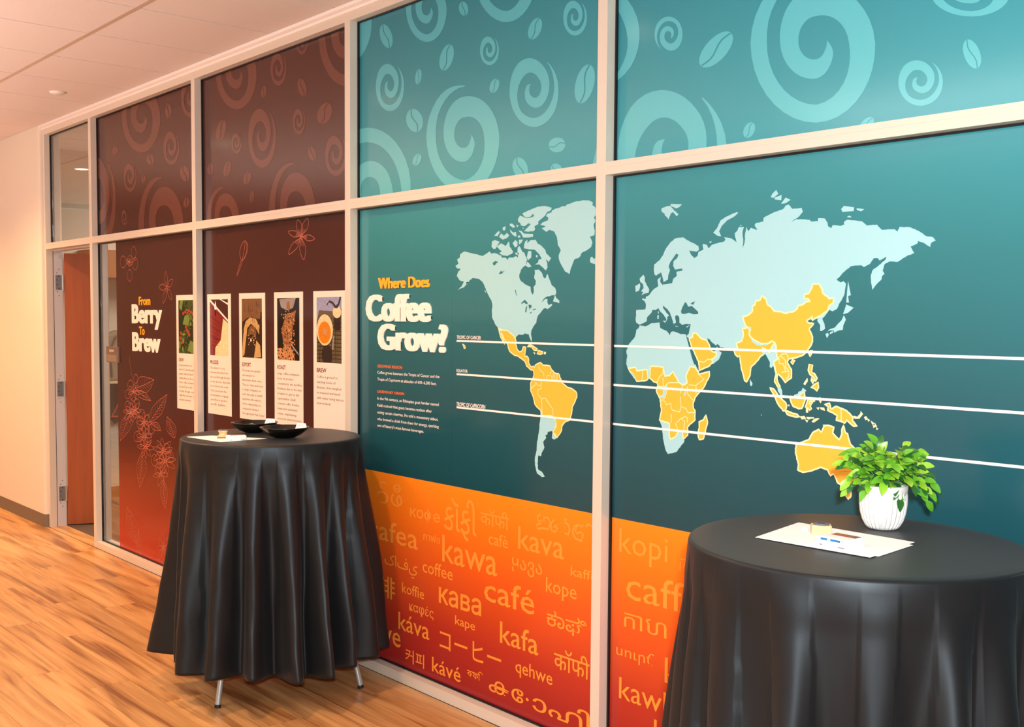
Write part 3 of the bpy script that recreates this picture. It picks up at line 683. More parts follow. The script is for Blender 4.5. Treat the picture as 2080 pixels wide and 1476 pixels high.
# Americas
namer = q((A_, [(35, 970), (80, 935), (60, 880), (95, 855), (100, 810), (160, 765), (240, 785), (340, 805), (420, 830), (490, 785), (515, 765), (545, 800), (580, 790), (625, 800), (680, 825), (690, 855), (750, 855), (765, 885), (790, 850), (850, 852), (890, 830), (920, 855), (910, 770), (915, 710), (935, 690), (980, 770), (1010, 790), (1045, 880), (1030, 960), (985, 990), (960, 1020), (935, 1090), (940, 1150), (965, 1190), (1040, 1240), (1095, 1265), (1100, 1330), (1125, 1375), (1140, 1330), (1135, 1270), (1165, 1230), (1170, 1180), (1145, 1140), (1155, 1080), (1150, 1025), (1210, 1020), (1250, 1060), (1270, 1120), (1300, 1150), (1330, 1080), (1370, 1180), (1390, 1240), (1440, 1280), (1455, 1330), (1450, 1370)]),
 (B_, [(1420, 272), (1330, 290), (1290, 315), (1250, 375), (1300, 325), (1335, 330), (1330, 370), (1350, 412), (1400, 395), (1390, 425), (1330, 470), (1310, 455), (1280, 460), (1240, 510), (1200, 555), (1185, 600), (1175, 660), (1130, 720), (1105, 770), (1100, 820), (1112, 900), (1105, 930), (1085, 880), (1070, 825), (1010, 810), (990, 830), (930, 825), (890, 860), (885, 910), (860, 900), (800, 840), (720, 800), (650, 760), (600, 690), (580, 640), (550, 580), (548, 500), (555, 400), (540, 340), (510, 290), (480, 230), (450, 160), (420, 90), (370, 45), (280, 30), (240, 60), (200, 110), (150, 165), (65, 200), (120, 150), (155, 80), (105, 70), (60, 10)]), (A_, [(55, 1110), (75, 1050), (110, 1010), (60, 1005)]))
L_ = [(namer), q((B_, [(1435, 260), (1455, 310), (1500, 350), (1500, 385), (1460, 370), (1410, 360), (1430, 300)])),
 q((A_, [(1235, 385), (1260, 360), (1335, 330), (1345, 290), (1310, 270), (1330, 235), (1390, 215), (1395, 190), (1440, 165), (1500, 150), (1540, 130), (1590, 130), (1600, 110), (1680, 80), (1740, 60), (1850, 45), (1920, 50), (1975, 80), (1960, 110), (2010, 150), (2020, 240), (1985, 290), (2010, 340), (1980, 400), (2000, 470), (1990, 540), (1930, 560), (1950, 600), (1965, 650), (1950, 700), (1900, 740), (1820, 780), (1780, 850), (1710, 880), (1680, 960), (1655, 1030), (1645, 1085), (1580, 1050), (1530, 960), (1495, 880), (1490, 820), (1520, 750), (1480, 680), (1475, 620), (1460, 550), (1430, 490), (1360, 460), (1310, 490), (1250, 440), (1310, 415), (1240, 395)])),
 q((A_, [(1930, 900), (1940, 850), (1960, 840), (1980, 870), (2020, 850), (2020, 950), (1970, 935), (1940, 925)])),
 q((A_, [(975, 235), (1060, 190), (1140, 160), (1200, 135), (1290, 125), (1390, 150), (1385, 180), (1330, 210), (1300, 260), (1230, 320), (1200, 350), (1205, 380), (1150, 410), (1160, 450), (1140, 480), (1060, 490), (1000, 480), (1040, 440), (1100, 380), (1060, 370), (1010, 410), (960, 400), (950, 370), (920, 350), (915, 310), (945, 260), (1010, 290), (1060, 298), (1000, 270)])),
 q((A_, [(1005, 660), (1020, 620), (1055, 602), (1050, 650), (1090, 610), (1160, 600), (1190, 650), (1250, 690), (1300, 740), (1320, 800), (1385, 860), (1350, 915), (1305, 875), (1330, 930), (1335, 990), (1310, 1035), (1240, 970), (1220, 950), (1155, 950), (1200, 920), (1210, 880), (1250, 870), (1230, 830), (1190, 780), (1150, 740), (1080, 740), (1000, 720)])),
 q((A_, [(615, 700), (680, 650), (740, 690), (790, 625), (800, 700), (850, 770), (830, 800), (770, 830), (700, 820), (650, 790), (690, 765), (640, 720)])), q((A_, [(550, 625), (590, 605), (660, 630), (620, 690), (600, 730), (570, 730), (545, 700)])),
 q((A_, [(1060, 760), (1105, 760), (1105, 850), (1060, 890), (1040, 850)])), q((A_, [(1035, 900), (1070, 930), (1110, 980), (1060, 990), (1030, 970)])), q((A_, [(840, 650), (880, 605), (910, 630), (910, 690), (875, 710)])), q((A_, [(930, 600), (990, 600), (960, 650), (930, 670)])),
 q((A_, [(920, 470), (970, 480), (1000, 515), (1130, 520), (1130, 560), (1060, 570), (990, 570), (960, 510)])), q((A_, [(650, 560), (680, 510), (720, 545), (760, 505), (795, 540), (760, 580), (700, 600)])), q((A_, [(580, 545), (640, 480), (665, 490), (630, 550)])),
 q((A_, [(800, 455), (850, 500), (890, 490), (895, 560), (850, 540), (815, 500)])), q((A_, [(700, 430), (745, 410), (735, 470), (705, 470)])), q((A_, [(800, 375), (840, 375), (880, 420), (850, 435), (800, 400)])), q((A_, [(890, 390), (925, 400), (910, 430)])), q((A_, [(915, 545), (945, 540), (950, 570), (915, 570)])),
 q((A_, [(1170, 815), (1195, 820), (1190, 855), (1170, 845)])), q((A_, [(880, 780), (930, 790), (915, 820), (880, 805)])), q((A_, [(985, 425), (1000, 440), (985, 455)])), q((B_, [(445, 195), (462, 215), (462, 243), (452, 225)])), q((B_, [(190, 90), (215, 85), (205, 120), (190, 115)])),
 q((C_, [(330, 640), (350, 700), (380, 728), (425, 715), (430, 680), (465, 680), (470, 720), (500, 770), (505, 825), (470, 880), (415, 890), (410, 920), (385, 930), (395, 955), (360, 1010), (375, 1070), (340, 1140), (335, 1170), (305, 1160), (295, 1250), (300, 1320), (345, 1350), (378, 1405), (345, 1412), (290, 1370), (265, 1270), (265, 1180), (285, 1100), (290, 1000), (310, 900), (325, 760), (326, 700)])),
 q((C_, [(475, 890), (505, 920), (515, 960), (490, 980), (460, 965), (465, 910)]))]
for k, p in enumerate(L_): land(t3, R3, 'pale_land', p, rough=k < 7 or k == 25)
for p in (q((B_, [(960, 385), (1015, 335), (1050, 375), (1055, 400), (1030, 395), (1000, 375), (975, 395)])), q((B_, [(1050, 415), (1025, 450), (1020, 515), (1035, 515), (1045, 440)])), q((B_, [(1065, 405), (1105, 410), (1110, 440), (1090, 455), (1085, 485), (1070, 440)])), q((B_, [(1080, 525), (1115, 500), (1110, 515), (1090, 532)])), q((B_, [(1120, 475), (1170, 460), (1165, 475), (1125, 485)])),
          q((B_, [(875, 195), (888, 200), (900, 285), (890, 270)])), q((A_, [(645, 1085), (680, 1035), (695, 1055), (735, 1030), (690, 1080)])), q((A_, [(560, 925), (600, 900), (640, 915), (610, 935), (595, 960), (572, 962)])), q((A_, [(1130, 235), (1145, 270), (1090, 292), (1040, 300), (1040, 290), (1090, 280)]))):
    land(t3, R3, 'lake', p, TEALL, GY2, False)
yel(t3, R3, q((B_, [(640, 738), (720, 770), (770, 770), (800, 800), (850, 835), (870, 870), (890, 910), (890, 970), (910, 1040), (940, 1070), (970, 1060), (990, 1000), (1030, 1005), (1020, 1060), (1010, 1130), (1050, 1135), (1070, 1170), (1070, 1230), (1100, 1280), (1135, 1270), (1145, 1290)]),
 (C_, [(270, 120), (330, 90), (345, 105), (360, 120), (440, 130), (450, 160), (490, 210), (540, 220), (565, 280), (575, 320), (640, 375), (690, 390), (745, 435), (750, 490), (720, 560), (695, 610), (690, 680), (665, 755), (620, 770), (580, 820), (575, 870), (520, 960), (470, 890), (510, 830), (510, 775), (480, 720), (430, 700), (350, 700), (330, 640), (270, 580), (240, 470), (215, 410), (215, 330), (240, 280), (255, 230), (250, 180)]),
 (B_, [(1105, 1325), (1040, 1270), (1010, 1200), (960, 1160), (920, 1130), (870, 1120), (800, 1060), (780, 1010), (770, 960), (730, 900), (690, 810), (680, 775)])))
for p in (q((B_, [(642, 742), (662, 762), (668, 800), (690, 840), (718, 905), (730, 970), (705, 920), (672, 860), (655, 790)])), q((B_, [(1050, 1000), (1070, 975), (1110, 975), (1190, 1030), (1190, 1050), (1145, 1050), (1110, 1000), (1075, 995)])), q((B_, [(1185, 1095), (1205, 1050), (1270, 1070), (1265, 1095), (1225, 1105)])), q((B_, [(1285, 1078), (1312, 1080), (1305, 1098), (1286, 1095)])),
          q((B_, [(1137, 1082), (1160, 1088), (1155, 1098)])), q((B_, [(135, 960), (170, 985), (180, 1015), (160, 1025), (150, 985)]))): yel(t3, R3, p, rough=False)
def border(par, R, fr, lines, wd=.0028):
    for l in lines:
        f = Flat(GY3, R); f.ribbon([W(*p) for p in q((fr, l))], wd); f.build('country_border', BORD, par)
border(t3, R3, C_, [[(310, 140), (330, 185), (370, 210), (370, 290), (240, 285)], [(345, 310), (335, 355), (345, 385), (300, 410), (300, 460), (345, 510), (350, 690)], [(345, 510), (385, 500), (430, 570), (470, 620), (475, 700)], [(400, 290), (405, 245), (440, 240), (455, 190)], [(455, 240), (465, 290), (480, 235)], [(485, 215), (490, 290)], [(520, 220), (520, 290)], [(280, 320), (290, 350), (335, 355)], [(270, 315), (270, 350), (225, 390)], [(470, 890), (505, 920), (520, 960)]])
# Old World
eur = q((E_, [(990, 1055), (1035, 1090), (1200, 1300), (1360, 1290), (1330, 1180), (1300, 1080), (1340, 1100), (1380, 1150), (1430, 1190), (1460, 1170), (1500, 1218), (1624, 1232)]), (J_, [(60, 212), (140, 230), (200, 130), (300, 200)]), (I_, [(600, 1000), (1000, 900), (1450, 760), (1570, 750), (1560, 790), (1610, 860), (1610, 970), (1640, 970), (1700, 930), (1690, 850), (1650, 750), (1700, 700), (1770, 600), (1830, 625), (1900, 590), (1960, 470), (2035, 340), (2065, 150)]),
 (H_, [(100, 930), (70, 900), (40, 915), (0, 890), (0, 880), (100, 780), (150, 740), (260, 730), (290, 750), (350, 720), (395, 655), (440, 655), (460, 680), (530, 640), (520, 670), (440, 740), (385, 780), (365, 830), (365, 900), (380, 995), (430, 930), (480, 880), (485, 845), (510, 825), (490, 790), (510, 720), (560, 690), (650, 695), (750, 630), (830, 600), (790, 530), (860, 500), (870, 470), (930, 490), (1000, 535), (1010, 490), (1060, 465), (1030, 430), (960, 420), (880, 365), (790, 325), (670, 320), (650, 370), (620, 345), (480, 350), (430, 295), (320, 305), (270, 260), (190, 250), (105, 245), (75, 270)]),
 (G_, [(1440, 560), (1390, 580), (1265, 570), (1240, 615), (1200, 590), (1190, 540), (1150, 470), (1050, 465), (1045, 510), (950, 515), (920, 490), (800, 480), (720, 480), (630, 530), (760, 440), (820, 370), (800, 310), (660, 325), (630, 285), (600, 260), (560, 275), (520, 330), (400, 370), (340, 400), (230, 460), (225, 515), (110, 540), (95, 570), (135, 635)]),
 (D_, [(2060, 600), (1980, 570), (1940, 620), (1915, 560), (1900, 640), (1890, 780), (1860, 860), (1870, 780), (1860, 640), (1880, 560), (1810, 560), (1790, 610), (1750, 650), (1755, 700), (1780, 780), (1700, 720), (1600, 705), (1620, 740), (1600, 765), (1500, 790), (1430, 810), (1380, 860), (1355, 810), (1300, 800), (1310, 880), (1240, 910), (1225, 970), (1180, 1000), (1130, 940), (1110, 890), (1210, 910), (1250, 880), (1240, 830), (1150, 780), (1080, 745), (1020, 705), (920, 720), (850, 770), (790, 850), (740, 960), (690, 1030), (615, 1090), (612, 1170), (620, 1230)]),
 (E_, [(540, 145), (610, 95), (655, 255), (640, 290), (597, 235), (605, 160), (560, 200), (570, 300), (490, 360), (430, 440), (385, 460), (380, 495), (330, 485), (325, 500), (365, 530), (385, 580), (375, 650), (240, 660), (230, 790), (240, 850), (290, 880), (340, 860), (395, 830), (400, 770), (460, 710), (480, 660), (530, 660), (570, 630), (600, 680), (650, 730), (690, 800), (680, 860), (705, 790), (705, 760), (735, 745), (690, 700), (640, 630), (640, 590), (700, 640), (745, 700), (775, 790), (800, 870), (835, 850), (820, 770), (830, 740), (860, 740), (880, 760), (885, 850), (930, 885), (970, 870), (1055, 870), (1040, 940), (1025, 1020)]))
afr = q((E_, [(290, 890), (370, 905), (480, 855), (590, 845), (600, 930), (690, 970), (745, 1040), (760, 990), (800, 980), (900, 1020), (985, 1025), (990, 1060), (1040, 1200), (1090, 1350)]), (F_, [(1030, 0), (1060, 100), (1100, 200), (1130, 240), (1110, 270), (960, 420), (900, 436), (700, 430), (500, 340), (400, 345), (340, 370), (240, 372), (170, 300), (118, 220), (85, 130), (100, 0)]), (E_, [(95, 1320), (90, 1270), (130, 1170), (220, 1060), (240, 960), (275, 930)]))
LW = [eur, afr, q((F_, [(560, 935), (705, 980), (700, 1150), (715, 1205), (790, 1170), (850, 1085), (890, 1100), (915, 1210), (910, 1250), (800, 1390), (680, 1420), (650, 1370), (610, 1200), (600, 1060)])),
 q((E_, [(345, 130), (370, 170), (365, 220), (400, 290), (435, 350), (425, 400), (360, 415), (315, 440), (345, 390), (310, 380), (350, 330), (340, 270), (300, 240), (290, 190)])), q((E_, [(225, 300), (295, 260), (300, 310), (280, 370), (230, 390)])), q((E_, [(635, 820), (680, 820), (670, 850)])), q((E_, [(555, 740), (580, 735), (575, 795), (555, 790)])), q((E_, [(565, 680), (578, 680), (575, 715), (565, 712)])), q((E_, [(825, 895), (880, 905), (830, 910)])), q((E_, [(985, 910), (1040, 885), (1000, 925)])),
 q((D_, [(720, 300), (790, 270), (840, 260), (900, 330), (960, 380), (930, 410), (880, 350), (850, 370), (820, 455), (770, 400), (760, 370), (720, 340)])), q((D_, [(850, 235), (1010, 240), (970, 280), (930, 300), (850, 265)])), q((D_, [(1445, 640), (1500, 580), (1550, 470), (1620, 420), (1780, 350), (1800, 360), (1760, 400), (1640, 470), (1560, 560), (1530, 620), (1560, 695), (1500, 680)])), q((D_, [(1385, 770), (1430, 760), (1410, 790)])), q((D_, [(1820, 545), (1835, 530), (1850, 545)])),
 q((G_, [(360, 100), (420, 40), (450, 100), (380, 160), (335, 150)])), q((G_, [(390, 160), (500, 115), (495, 195), (400, 185)])), q((G_, [(490, 250), (560, 155), (635, 190), (560, 240)])), q((H_, [(45, 130), (75, 95), (185, 110), (180, 150), (60, 160)])), q((H_, [(210, 120), (295, 130), (260, 152), (215, 140)])), q((H_, [(105, 215), (135, 198), (160, 220)])),
 q((H_, [(120, 900), (150, 1050), (120, 1060), (130, 1130), (100, 1130), (110, 1000)])), q((H_, [(100, 1150), (180, 1185), (120, 1240), (65, 1255), (85, 1200)])), q((I_, [(2030, 690), (2065, 770), (2020, 870), (2010, 950), (1940, 960), (1860, 1000), (1850, 960), (1780, 960), (1735, 985), (1780, 940), (1870, 910), (1920, 850), (1990, 780)])), q((I_, [(1775, 1030), (1790, 990), (1840, 970), (1845, 1000)])), q((I_, [(1705, 1020), (1750, 1005), (1765, 1040), (1735, 1095), (1715, 1060)])),
 q((E_, [(1340, 1270), (1400, 1290), (1440, 1250), (1450, 1200), (1480, 1270), (1520, 1300), (1480, 1400), (1400, 1460), (1370, 1400), (1420, 1350), (1420, 1300)])),
 q((J_, [(690, 125), (712, 180), (700, 240), (745, 350), (685, 400), (690, 470), (715, 600), (710, 640), (695, 560), (670, 460), (640, 495), (615, 480), (620, 410), (560, 300), (560, 270), (620, 270), (640, 190)])), q((J_, [(320, 660), (360, 730), (345, 770), (320, 750)]))]
for k, p in enumerate(LW): land(t4, R4, 'pale_land', p, rough=k in (0, 1, 2, 10, 12))
for nm, p in (('sea', q((D_, [(890, 990), (925, 935), (960, 950), (940, 1000), (890, 1040), (885, 1110), (910, 1160), (1010, 1145), (1015, 1175), (930, 1190), (935, 1250), (885, 1290), (870, 1350), (760, 1370), (745, 1340), (810, 1300), (815, 1240), (840, 1170), (820, 1120), (840, 1060)]))),
 ('sea', q((E_, [(910, 680), (930, 620), (970, 545), (990, 550), (1020, 610), (1075, 600), (1130, 650), (1170, 690), (1165, 720), (1100, 725), (1030, 700), (970, 720), (920, 715)]))), ('sea', q((E_, [(1050, 570), (1080, 545), (1120, 530), (1100, 580)]))), ('sea', q((E_, [(985, 1055), (1020, 1130), (1070, 1240), (1110, 1330), (1150, 1400), (1175, 1476), (1110, 1476), (1075, 1380), (1040, 1240), (1010, 1130)])))):
    land(t4, R4, nm, p, TEALL, GY2+.0001, False)
YL = [q((F_, [(118, 195), (220, 180), (235, 230), (320, 225), (330, 215), (385, 220), (395, 355), (340, 375), (235, 380), (190, 290), (140, 240)])),
 q((F_, [(430, 170), (480, 165), (610, 175), (635, 310), (700, 300), (755, 240), (830, 390), (900, 435), (960, 400), (940, 310), (1000, 170), (1070, 180), (1130, 280), (1275, 240), (1275, 300), (1200, 460), (1070, 610), (1040, 700), (1045, 770), (1070, 800), (1070, 930), (1000, 990), (960, 1040), (965, 1150), (905, 1200), (890, 1100), (840, 1080), (790, 1170), (715, 1205), (700, 1150), (705, 980), (560, 935), (590, 800), (570, 630), (515, 515), (540, 430), (520, 395), (475, 385), (420, 330)])),
 q((F_, [(1225, 860), (1250, 970), (1225, 1050), (1190, 1200), (1130, 1215), (1105, 1120), (1130, 1040), (1125, 960), (1190, 930)])),
 q((E_, [(1035, 1090), (1090, 1060), (1085, 1020), (1130, 1000), (1220, 1090), (1300, 1110), (1335, 1180), (1350, 1230), (1380, 1280), (1440, 1300), (1440, 1350), (1370, 1400), (1395, 1460)]), (F_, [(1310, 120), (1260, 170), (1135, 225), (1120, 100)]), (E_, [(1130, 1340), (1060, 1180)])),
 q((I_, [(255, 720), (350, 690), (420, 630), (425, 530), (465, 515), (485, 440), (555, 430), (590, 350), (660, 410), (685, 510), (750, 540), (800, 625), (920, 630), (1020, 665), (1080, 635), (1150, 630), (1210, 580), (1220, 530), (1300, 510), (1360, 460), (1440, 450), (1400, 400), (1330, 400), (1340, 330), (1410, 310), (1470, 210), (1480, 145), (1590, 140), (1640, 220), (1665, 310), (1750, 370), (1770, 405), (1855, 390), (1840, 480), (1770, 530), (1750, 610), (1650, 680), (1480, 780), (1460, 760), (1480, 710), (1440, 750), (1375, 790), (1410, 830), (1500, 840), (1480, 870), (1420, 930), (1450, 1000), (1480, 1080), (1480, 1150), (1450, 1230), (1390, 1320), (1340, 1370)]),
   (J_, [(1120, 300), (1000, 345), (960, 350), (900, 360), (880, 410), (945, 520), (945, 640), (900, 670), (850, 715), (800, 640), (745, 580), (725, 650), (745, 720), (780, 790), (750, 790), (690, 700), (700, 640), (715, 590), (700, 500), (680, 400), (740, 360), (715, 260), (715, 170), (690, 110), (650, 90), (590, 130), (510, 140), (400, 85)]), (I_, [(400, 1090), (365, 1020), (390, 940), (345, 905), (300, 880), (270, 790)])),
 q((I_, [(245, 930), (345, 910), (370, 960), (360, 1030), (400, 1090), (490, 1200)]), (J_, [(590, 130), (650, 95), (690, 120), (640, 200), (620, 260), (580, 280), (560, 220), (510, 190), (520, 300), (480, 320), (440, 380), (335, 490), (325, 600), (270, 705), (240, 680), (190, 480), (170, 310), (140, 330), (100, 290), (75, 225), (140, 210), (115, 130), (200, 90), (222, 20)]), (I_, [(262, 1000)])),
 q((J_, [(620, 790), (680, 810), (740, 900), (800, 960), (860, 1020), (870, 1060), (860, 1135), (820, 1140), (740, 1030), (690, 920)])), q((J_, [(925, 920), (980, 930), (1060, 930), (1090, 870), (1140, 860), (1150, 970), (1100, 1100), (1050, 1105), (970, 1070), (930, 980)])), q((J_, [(850, 1145), (890, 1140), (960, 1175), (1030, 1190), (1070, 1225), (1000, 1230), (880, 1190)])),
 q((K_, [(370, 495), (420, 485), (435, 545), (485, 515), (590, 560), (655, 625), (650, 660), (695, 715), (660, 715), (590, 655), (570, 685), (530, 665), (485, 655), (495, 605), (400, 555), (405, 520)])),
 q((K_, [(80, 940), (85, 900), (210, 850), (250, 780), (310, 745), (340, 775), (365, 710), (400, 705), (465, 725), (450, 780), (515, 850), (540, 800), (545, 740), (560, 705), (580, 780), (600, 790), (625, 890), (665, 930), (690, 1010), (700, 1100), (690, 1200), (670, 1300), (590, 1325), (500, 1280), (480, 1230), (460, 1190), (430, 1210), (400, 1150), (330, 1125), (240, 1160), (150, 1175), (100, 1150), (110, 1100), (80, 980)])),
 q((K_, [(575, 1370), (635, 1370), (630, 1420), (605, 1445), (585, 1415)]))]
for p in YL: yel(t4, R4, p)
for fr, ps in ((J_, [[(1225, 240), (1255, 230), (1240, 290), (1225, 325), (1205, 280)], [(1075, 1230), (1140, 1225), (1155, 1245), (1100, 1255)], [(1170, 1238), (1280, 1243), (1200, 1258)], [(1150, 1270), (1190, 1290), (1180, 1303)], [(1255, 1305), (1290, 1265), (1355, 1250), (1280, 1300)], [(1190, 970), (1310, 960), (1290, 990), (1210, 1000), (1205, 1030), (1265, 1015), (1225, 1060), (1245, 1110), (1215, 1130), (1190, 1090), (1185, 1160), (1170, 1160), (1170, 1090), (1150, 1090)],
   [(1210, 440), (1260, 450), (1245, 560), (1290, 580), (1330, 650), (1310, 700), (1280, 640), (1220, 590), (1195, 530)], [(1240, 640), (1285, 690), (1265, 730), (1240, 680)], [(1235, 790), (1290, 740), (1345, 710), (1350, 790), (1325, 840), (1285, 800)], [(1130, 740), (1185, 655), (1180, 690), (1140, 745)], [(935, 410), (965, 370), (995, 380), (960, 440)], [(1370, 940), (1395, 970), (1380, 1015), (1360, 970)], [(1325, 1095), (1358, 1092), (1350, 1115)], [(1375, 1095), (1430, 1100), (1445, 1125), (1395, 1110)], [(893, 1055), (908, 1048), (910, 1065)]]),
  (K_, [[(660, 618), (700, 628), (735, 590), (730, 570), (748, 590), (715, 632), (672, 632)], [(770, 622), (782, 620), (795, 645), (785, 650)], [(800, 640), (818, 660), (810, 665)], [(835, 668), (862, 690), (850, 692)], [(872, 685), (888, 720), (878, 722)], [(853, 702), (875, 722), (862, 726)], [(885, 732), (903, 745), (893, 746)], [(355, 705), (378, 705), (370, 716)]])):
    for p in ps: yel(t4, R4, q((fr, p)), rough=False)
for p in (q((F_, [(540, 460), (590, 460), (620, 500), (650, 430), (675, 430), (660, 500), (630, 615), (565, 615), (560, 590), (610, 570), (610, 500)])), q((F_, [(905, 580), (930, 520), (945, 530), (935, 585)])), q((F_, [(150, 250), (190, 265), (235, 370), (190, 330)])), q((I_, [(405, 1105), (490, 1160), (580, 1195), (580, 1240), (500, 1215), (420, 1165)])), q((I_, [(605, 1185), (685, 1192), (680, 1220), (605, 1220)])), q((J_, [(510, 190), (560, 215), (590, 240), (560, 290), (520, 300), (505, 250)])),
          q((J_, [(735, 790), (780, 780), (805, 830), (810, 915), (780, 900), (740, 840)])), q((J_, [(980, 900), (1040, 880), (1050, 850), (1090, 840), (1115, 790), (1170, 835), (1140, 860), (1090, 865), (1060, 930), (985, 930)])), q((I_, [(360, 905), (395, 900), (400, 945), (375, 960)])), q((F_, [(390, 225), (430, 225), (420, 340), (400, 345)]))):
    land(t4, R4, 'pale_land', p, y=GY3+.0001, rough=False)
border(t4, R4, F_, [[(325, 225), (310, 370)], [(525, 400), (560, 320), (610, 270), (615, 180)], [(540, 455), (640, 450), (690, 400), (830, 400)], [(610, 330), (620, 450)], [(670, 500), (640, 620), (585, 655), (640, 665), (660, 715), (720, 695), (740, 790), (850, 820)], [(730, 850), (730, 970)], [(860, 550), (880, 480), (890, 440)], [(860, 600), (870, 740), (940, 770), (970, 830), (1065, 820)], [(960, 450), (965, 560), (1040, 650)], [(980, 430), (1080, 440), (1200, 350), (1110, 270)], [(1085, 450), (1085, 560)], [(810, 970), (870, 910), (920, 950), (910, 1090)], [(790, 980), (830, 1080), (880, 1095)], [(870, 915), (930, 880), (960, 900), (960, 965)], [(850, 820), (870, 740)], [(565, 620), (585, 655)]])
border(t4, R4, E_, [[(1180, 1430), (1260, 1445), (1310, 1400), (1370, 1400)]])
border(t4, R4, J_, [[(745, 350), (800, 290), (870, 280), (900, 340)], [(760, 350), (760, 430), (820, 430), (860, 550)], [(790, 320), (850, 380), (860, 480), (905, 540)], [(800, 560), (905, 545), (905, 620), (870, 660)], [(490, 1200), (500, 1200)]])
border(t4, R4, K_, [[(535, 540), (537, 660)]])
# tropics and equator
for (a, b) in (((928, 691.5), (1942, 724.8)), ((928, 759), (1942, 830)), ((928, 826.3), (1942, 935.2))):
    z = (W(*a)[1]+W(*b)[1])/2
    for t, R, x0 in ((t3, R3, W(*a)[0]), (t4, R4, R4[0])):
        f = Flat(.0487, R); f.ribbon([(x0, z), (R[1], z)], .0078); f.build('latitude_line', WHT, t)
o, s = (920, 560), 6.9333
word('latitude_label', 'TROPIC OF CANCER', WHT, t3, 58, 398, (60, 838), (60, 888), o, s, bold=.02, y=.0487)
word('latitude_label', 'EQUATOR', WHT, t3, 55, 210, (57, 1312), (57, 1362), o, s, bold=.02, y=.0487)
word('latitude_label', 'TROPIC OF CAPRICORN', WHT, t3, 66, 205, (66, 1038), (66, 1058), (900, 380), 2.38, bold=.02, y=.0487)
# heading, raised letters
o, s = (720, 520), 3.69
word('raised_heading', 'Where Does', HEADY, t3, 182, 568, (184, 166), (560, 232), o, s, bold=0, depth=.004, y=.0500, fat=.004)
word('raised_heading', 'Coffee', LETW, t3, 90, 582, (95, 294), (575, 490), o, s, depth=.005, y=.0500, fat=.0125)
word('raised_heading', 'Grow?', LETW, t3, 178, 705, (182, 510), (690, 720), o, s, depth=.005, y=.0500, fat=.0125)
word('paragraph_title', 'GROWING REGION', SUBO, t3, 172, 358, (174, 812), (356, 846), o, s, bold=.025)
word('paragraph_title', 'LEGENDARY ORIGIN', SUBO, t3, 172, 373, (174, 1003), (371, 1042), o, s, bold=.025)
for tx, xr, yb in (('Coffee grows between the Tropic of Cancer and the', 637, 880), ('Tropic of Capricorn at altitudes of 600\u20136,200 feet.', 615, 930), ('In the 9th century, an Ethiopian goat herder named', 632, 1074), ('Kaldi noticed that goats became restless after', 580, 1126), ('eating certain cherries. He told a monastery abbot,', 628, 1178), ('who brewed a drink from them for energy, sparking', 632, 1228), ("one of history's most famous beverages.", 520, 1276)):
    word('body_line', tx, WHT, t3, 172, xr, (172, yb-21), (172, yb+7), o, s, bold=.008, res=2)
# words for coffee
def cw(par, R, txt, bb, org=(740, 940), s=2.754, top=None, bot=None, bold=0, xl=None):
    x0, y0, x1, y1 = bb; return word('coffee_word', txt, WORD, par, x0, x1, top or (x0, y0), bot or (x1, y1), org, s, bold=bold, clip=R, res=2, y=GY)
for a in (('\u102c\u103a\u1016\u102e', (70, 95, 213, 252)), ('\u043a\u043e\u0444\u0435', (256, 238, 424, 335), (340, 252), (345, 336)), ('\u0a95\u0ac9\u0aab\u0ac0', (445, 190, 628, 440), (520, 190), (580, 440)), ('\u0915\u0949\u092b\u0940', (650, 268, 810, 375), (710, 258), (800, 376)),
          ('cafea', (28, 300, 300, 488)), ('\u0e01\u0e32\u0e1f\u0e41', (330, 390, 426, 450), (360, 392), (400, 448)), ('kawa', (436, 400, 744, 638)), ('caf\u00e8', (695, 402, 803, 480), (770, 402), (803, 480)), ('kava', (860, 350, 1118, 543)), ('\u10e7\u10d0\u10d5\u10d0', (826, 525, 995, 640), (835, 527), (940, 640)), ('kaffe', (1155, 575, 1300, 662), (1155, 575), (1268, 658)),
          ('\u06a9\u0627\u0641\u064a', (114, 500, 298, 655)), ('coffee', (326, 556, 495, 660), (402, 560), (495, 660)), ('kope', (1016, 636, 1188, 768), (1016, 636), (1100, 768)), ('\u5561', (85, 620, 172, 770)), ('koffie', (211, 665, 335, 765)), ('\u043a\u0430\u0432\u0430', (417, 690, 654, 860)), ('caf\u00e9', (670, 672, 953, 855), (700, 640), (953, 855)),
          ('\u0c95\u0cbe\u0cab\u0cbf', (1021, 812, 1244, 990)), ('\u03ba\u03b1\u03c6\u03ad\u03c2', (252, 780, 388, 880), (345, 800), (380, 882)), ('kape', (508, 850, 620, 940), (508, 850), (575, 940)), ('k\u00e1va', (191, 830, 364, 993)), ('\u30b3\u30fc\u30d2\u30fc', (422, 925, 766, 1118), (430, 930), (640, 1115)), ('kafa', (759, 883, 974, 1080)), ('kahve', (-30, 845, 203, 1040), (203, 918), (203, 1038)),
          ('\u0915\u0949\u092b\u0940', (1061, 1046, 1260, 1213), (1135, 1048), (1255, 1214)), ('\ucee4\ud53c', (230, 1032, 335, 1152)), ('k\u00e1v\u00e9', (379, 1082, 539, 1230)), ('\u0995\u09ab\u09bf', (575, 1145, 664, 1222), (590, 1145), (655, 1222)), ('qehwe', (845, 1122, 1053, 1240), (950, 1132), (870, 1200)), ('\u0d15\u0d47', (697, 1200, 890, 1350)), ('\u00b7', (903, 1310, 920, 1335)), ('\u0d3e\u0d2b\u0d3f', (940, 1278, 1262, 1500), (960, 1278), (1240, 1500))):
    cw(t3, R3, *a[:2], top=a[2] if len(a) > 2 else None, bot=a[3] if len(a) > 3 else None, bold=.012 if a[0][0] == '\u043a' else .004)
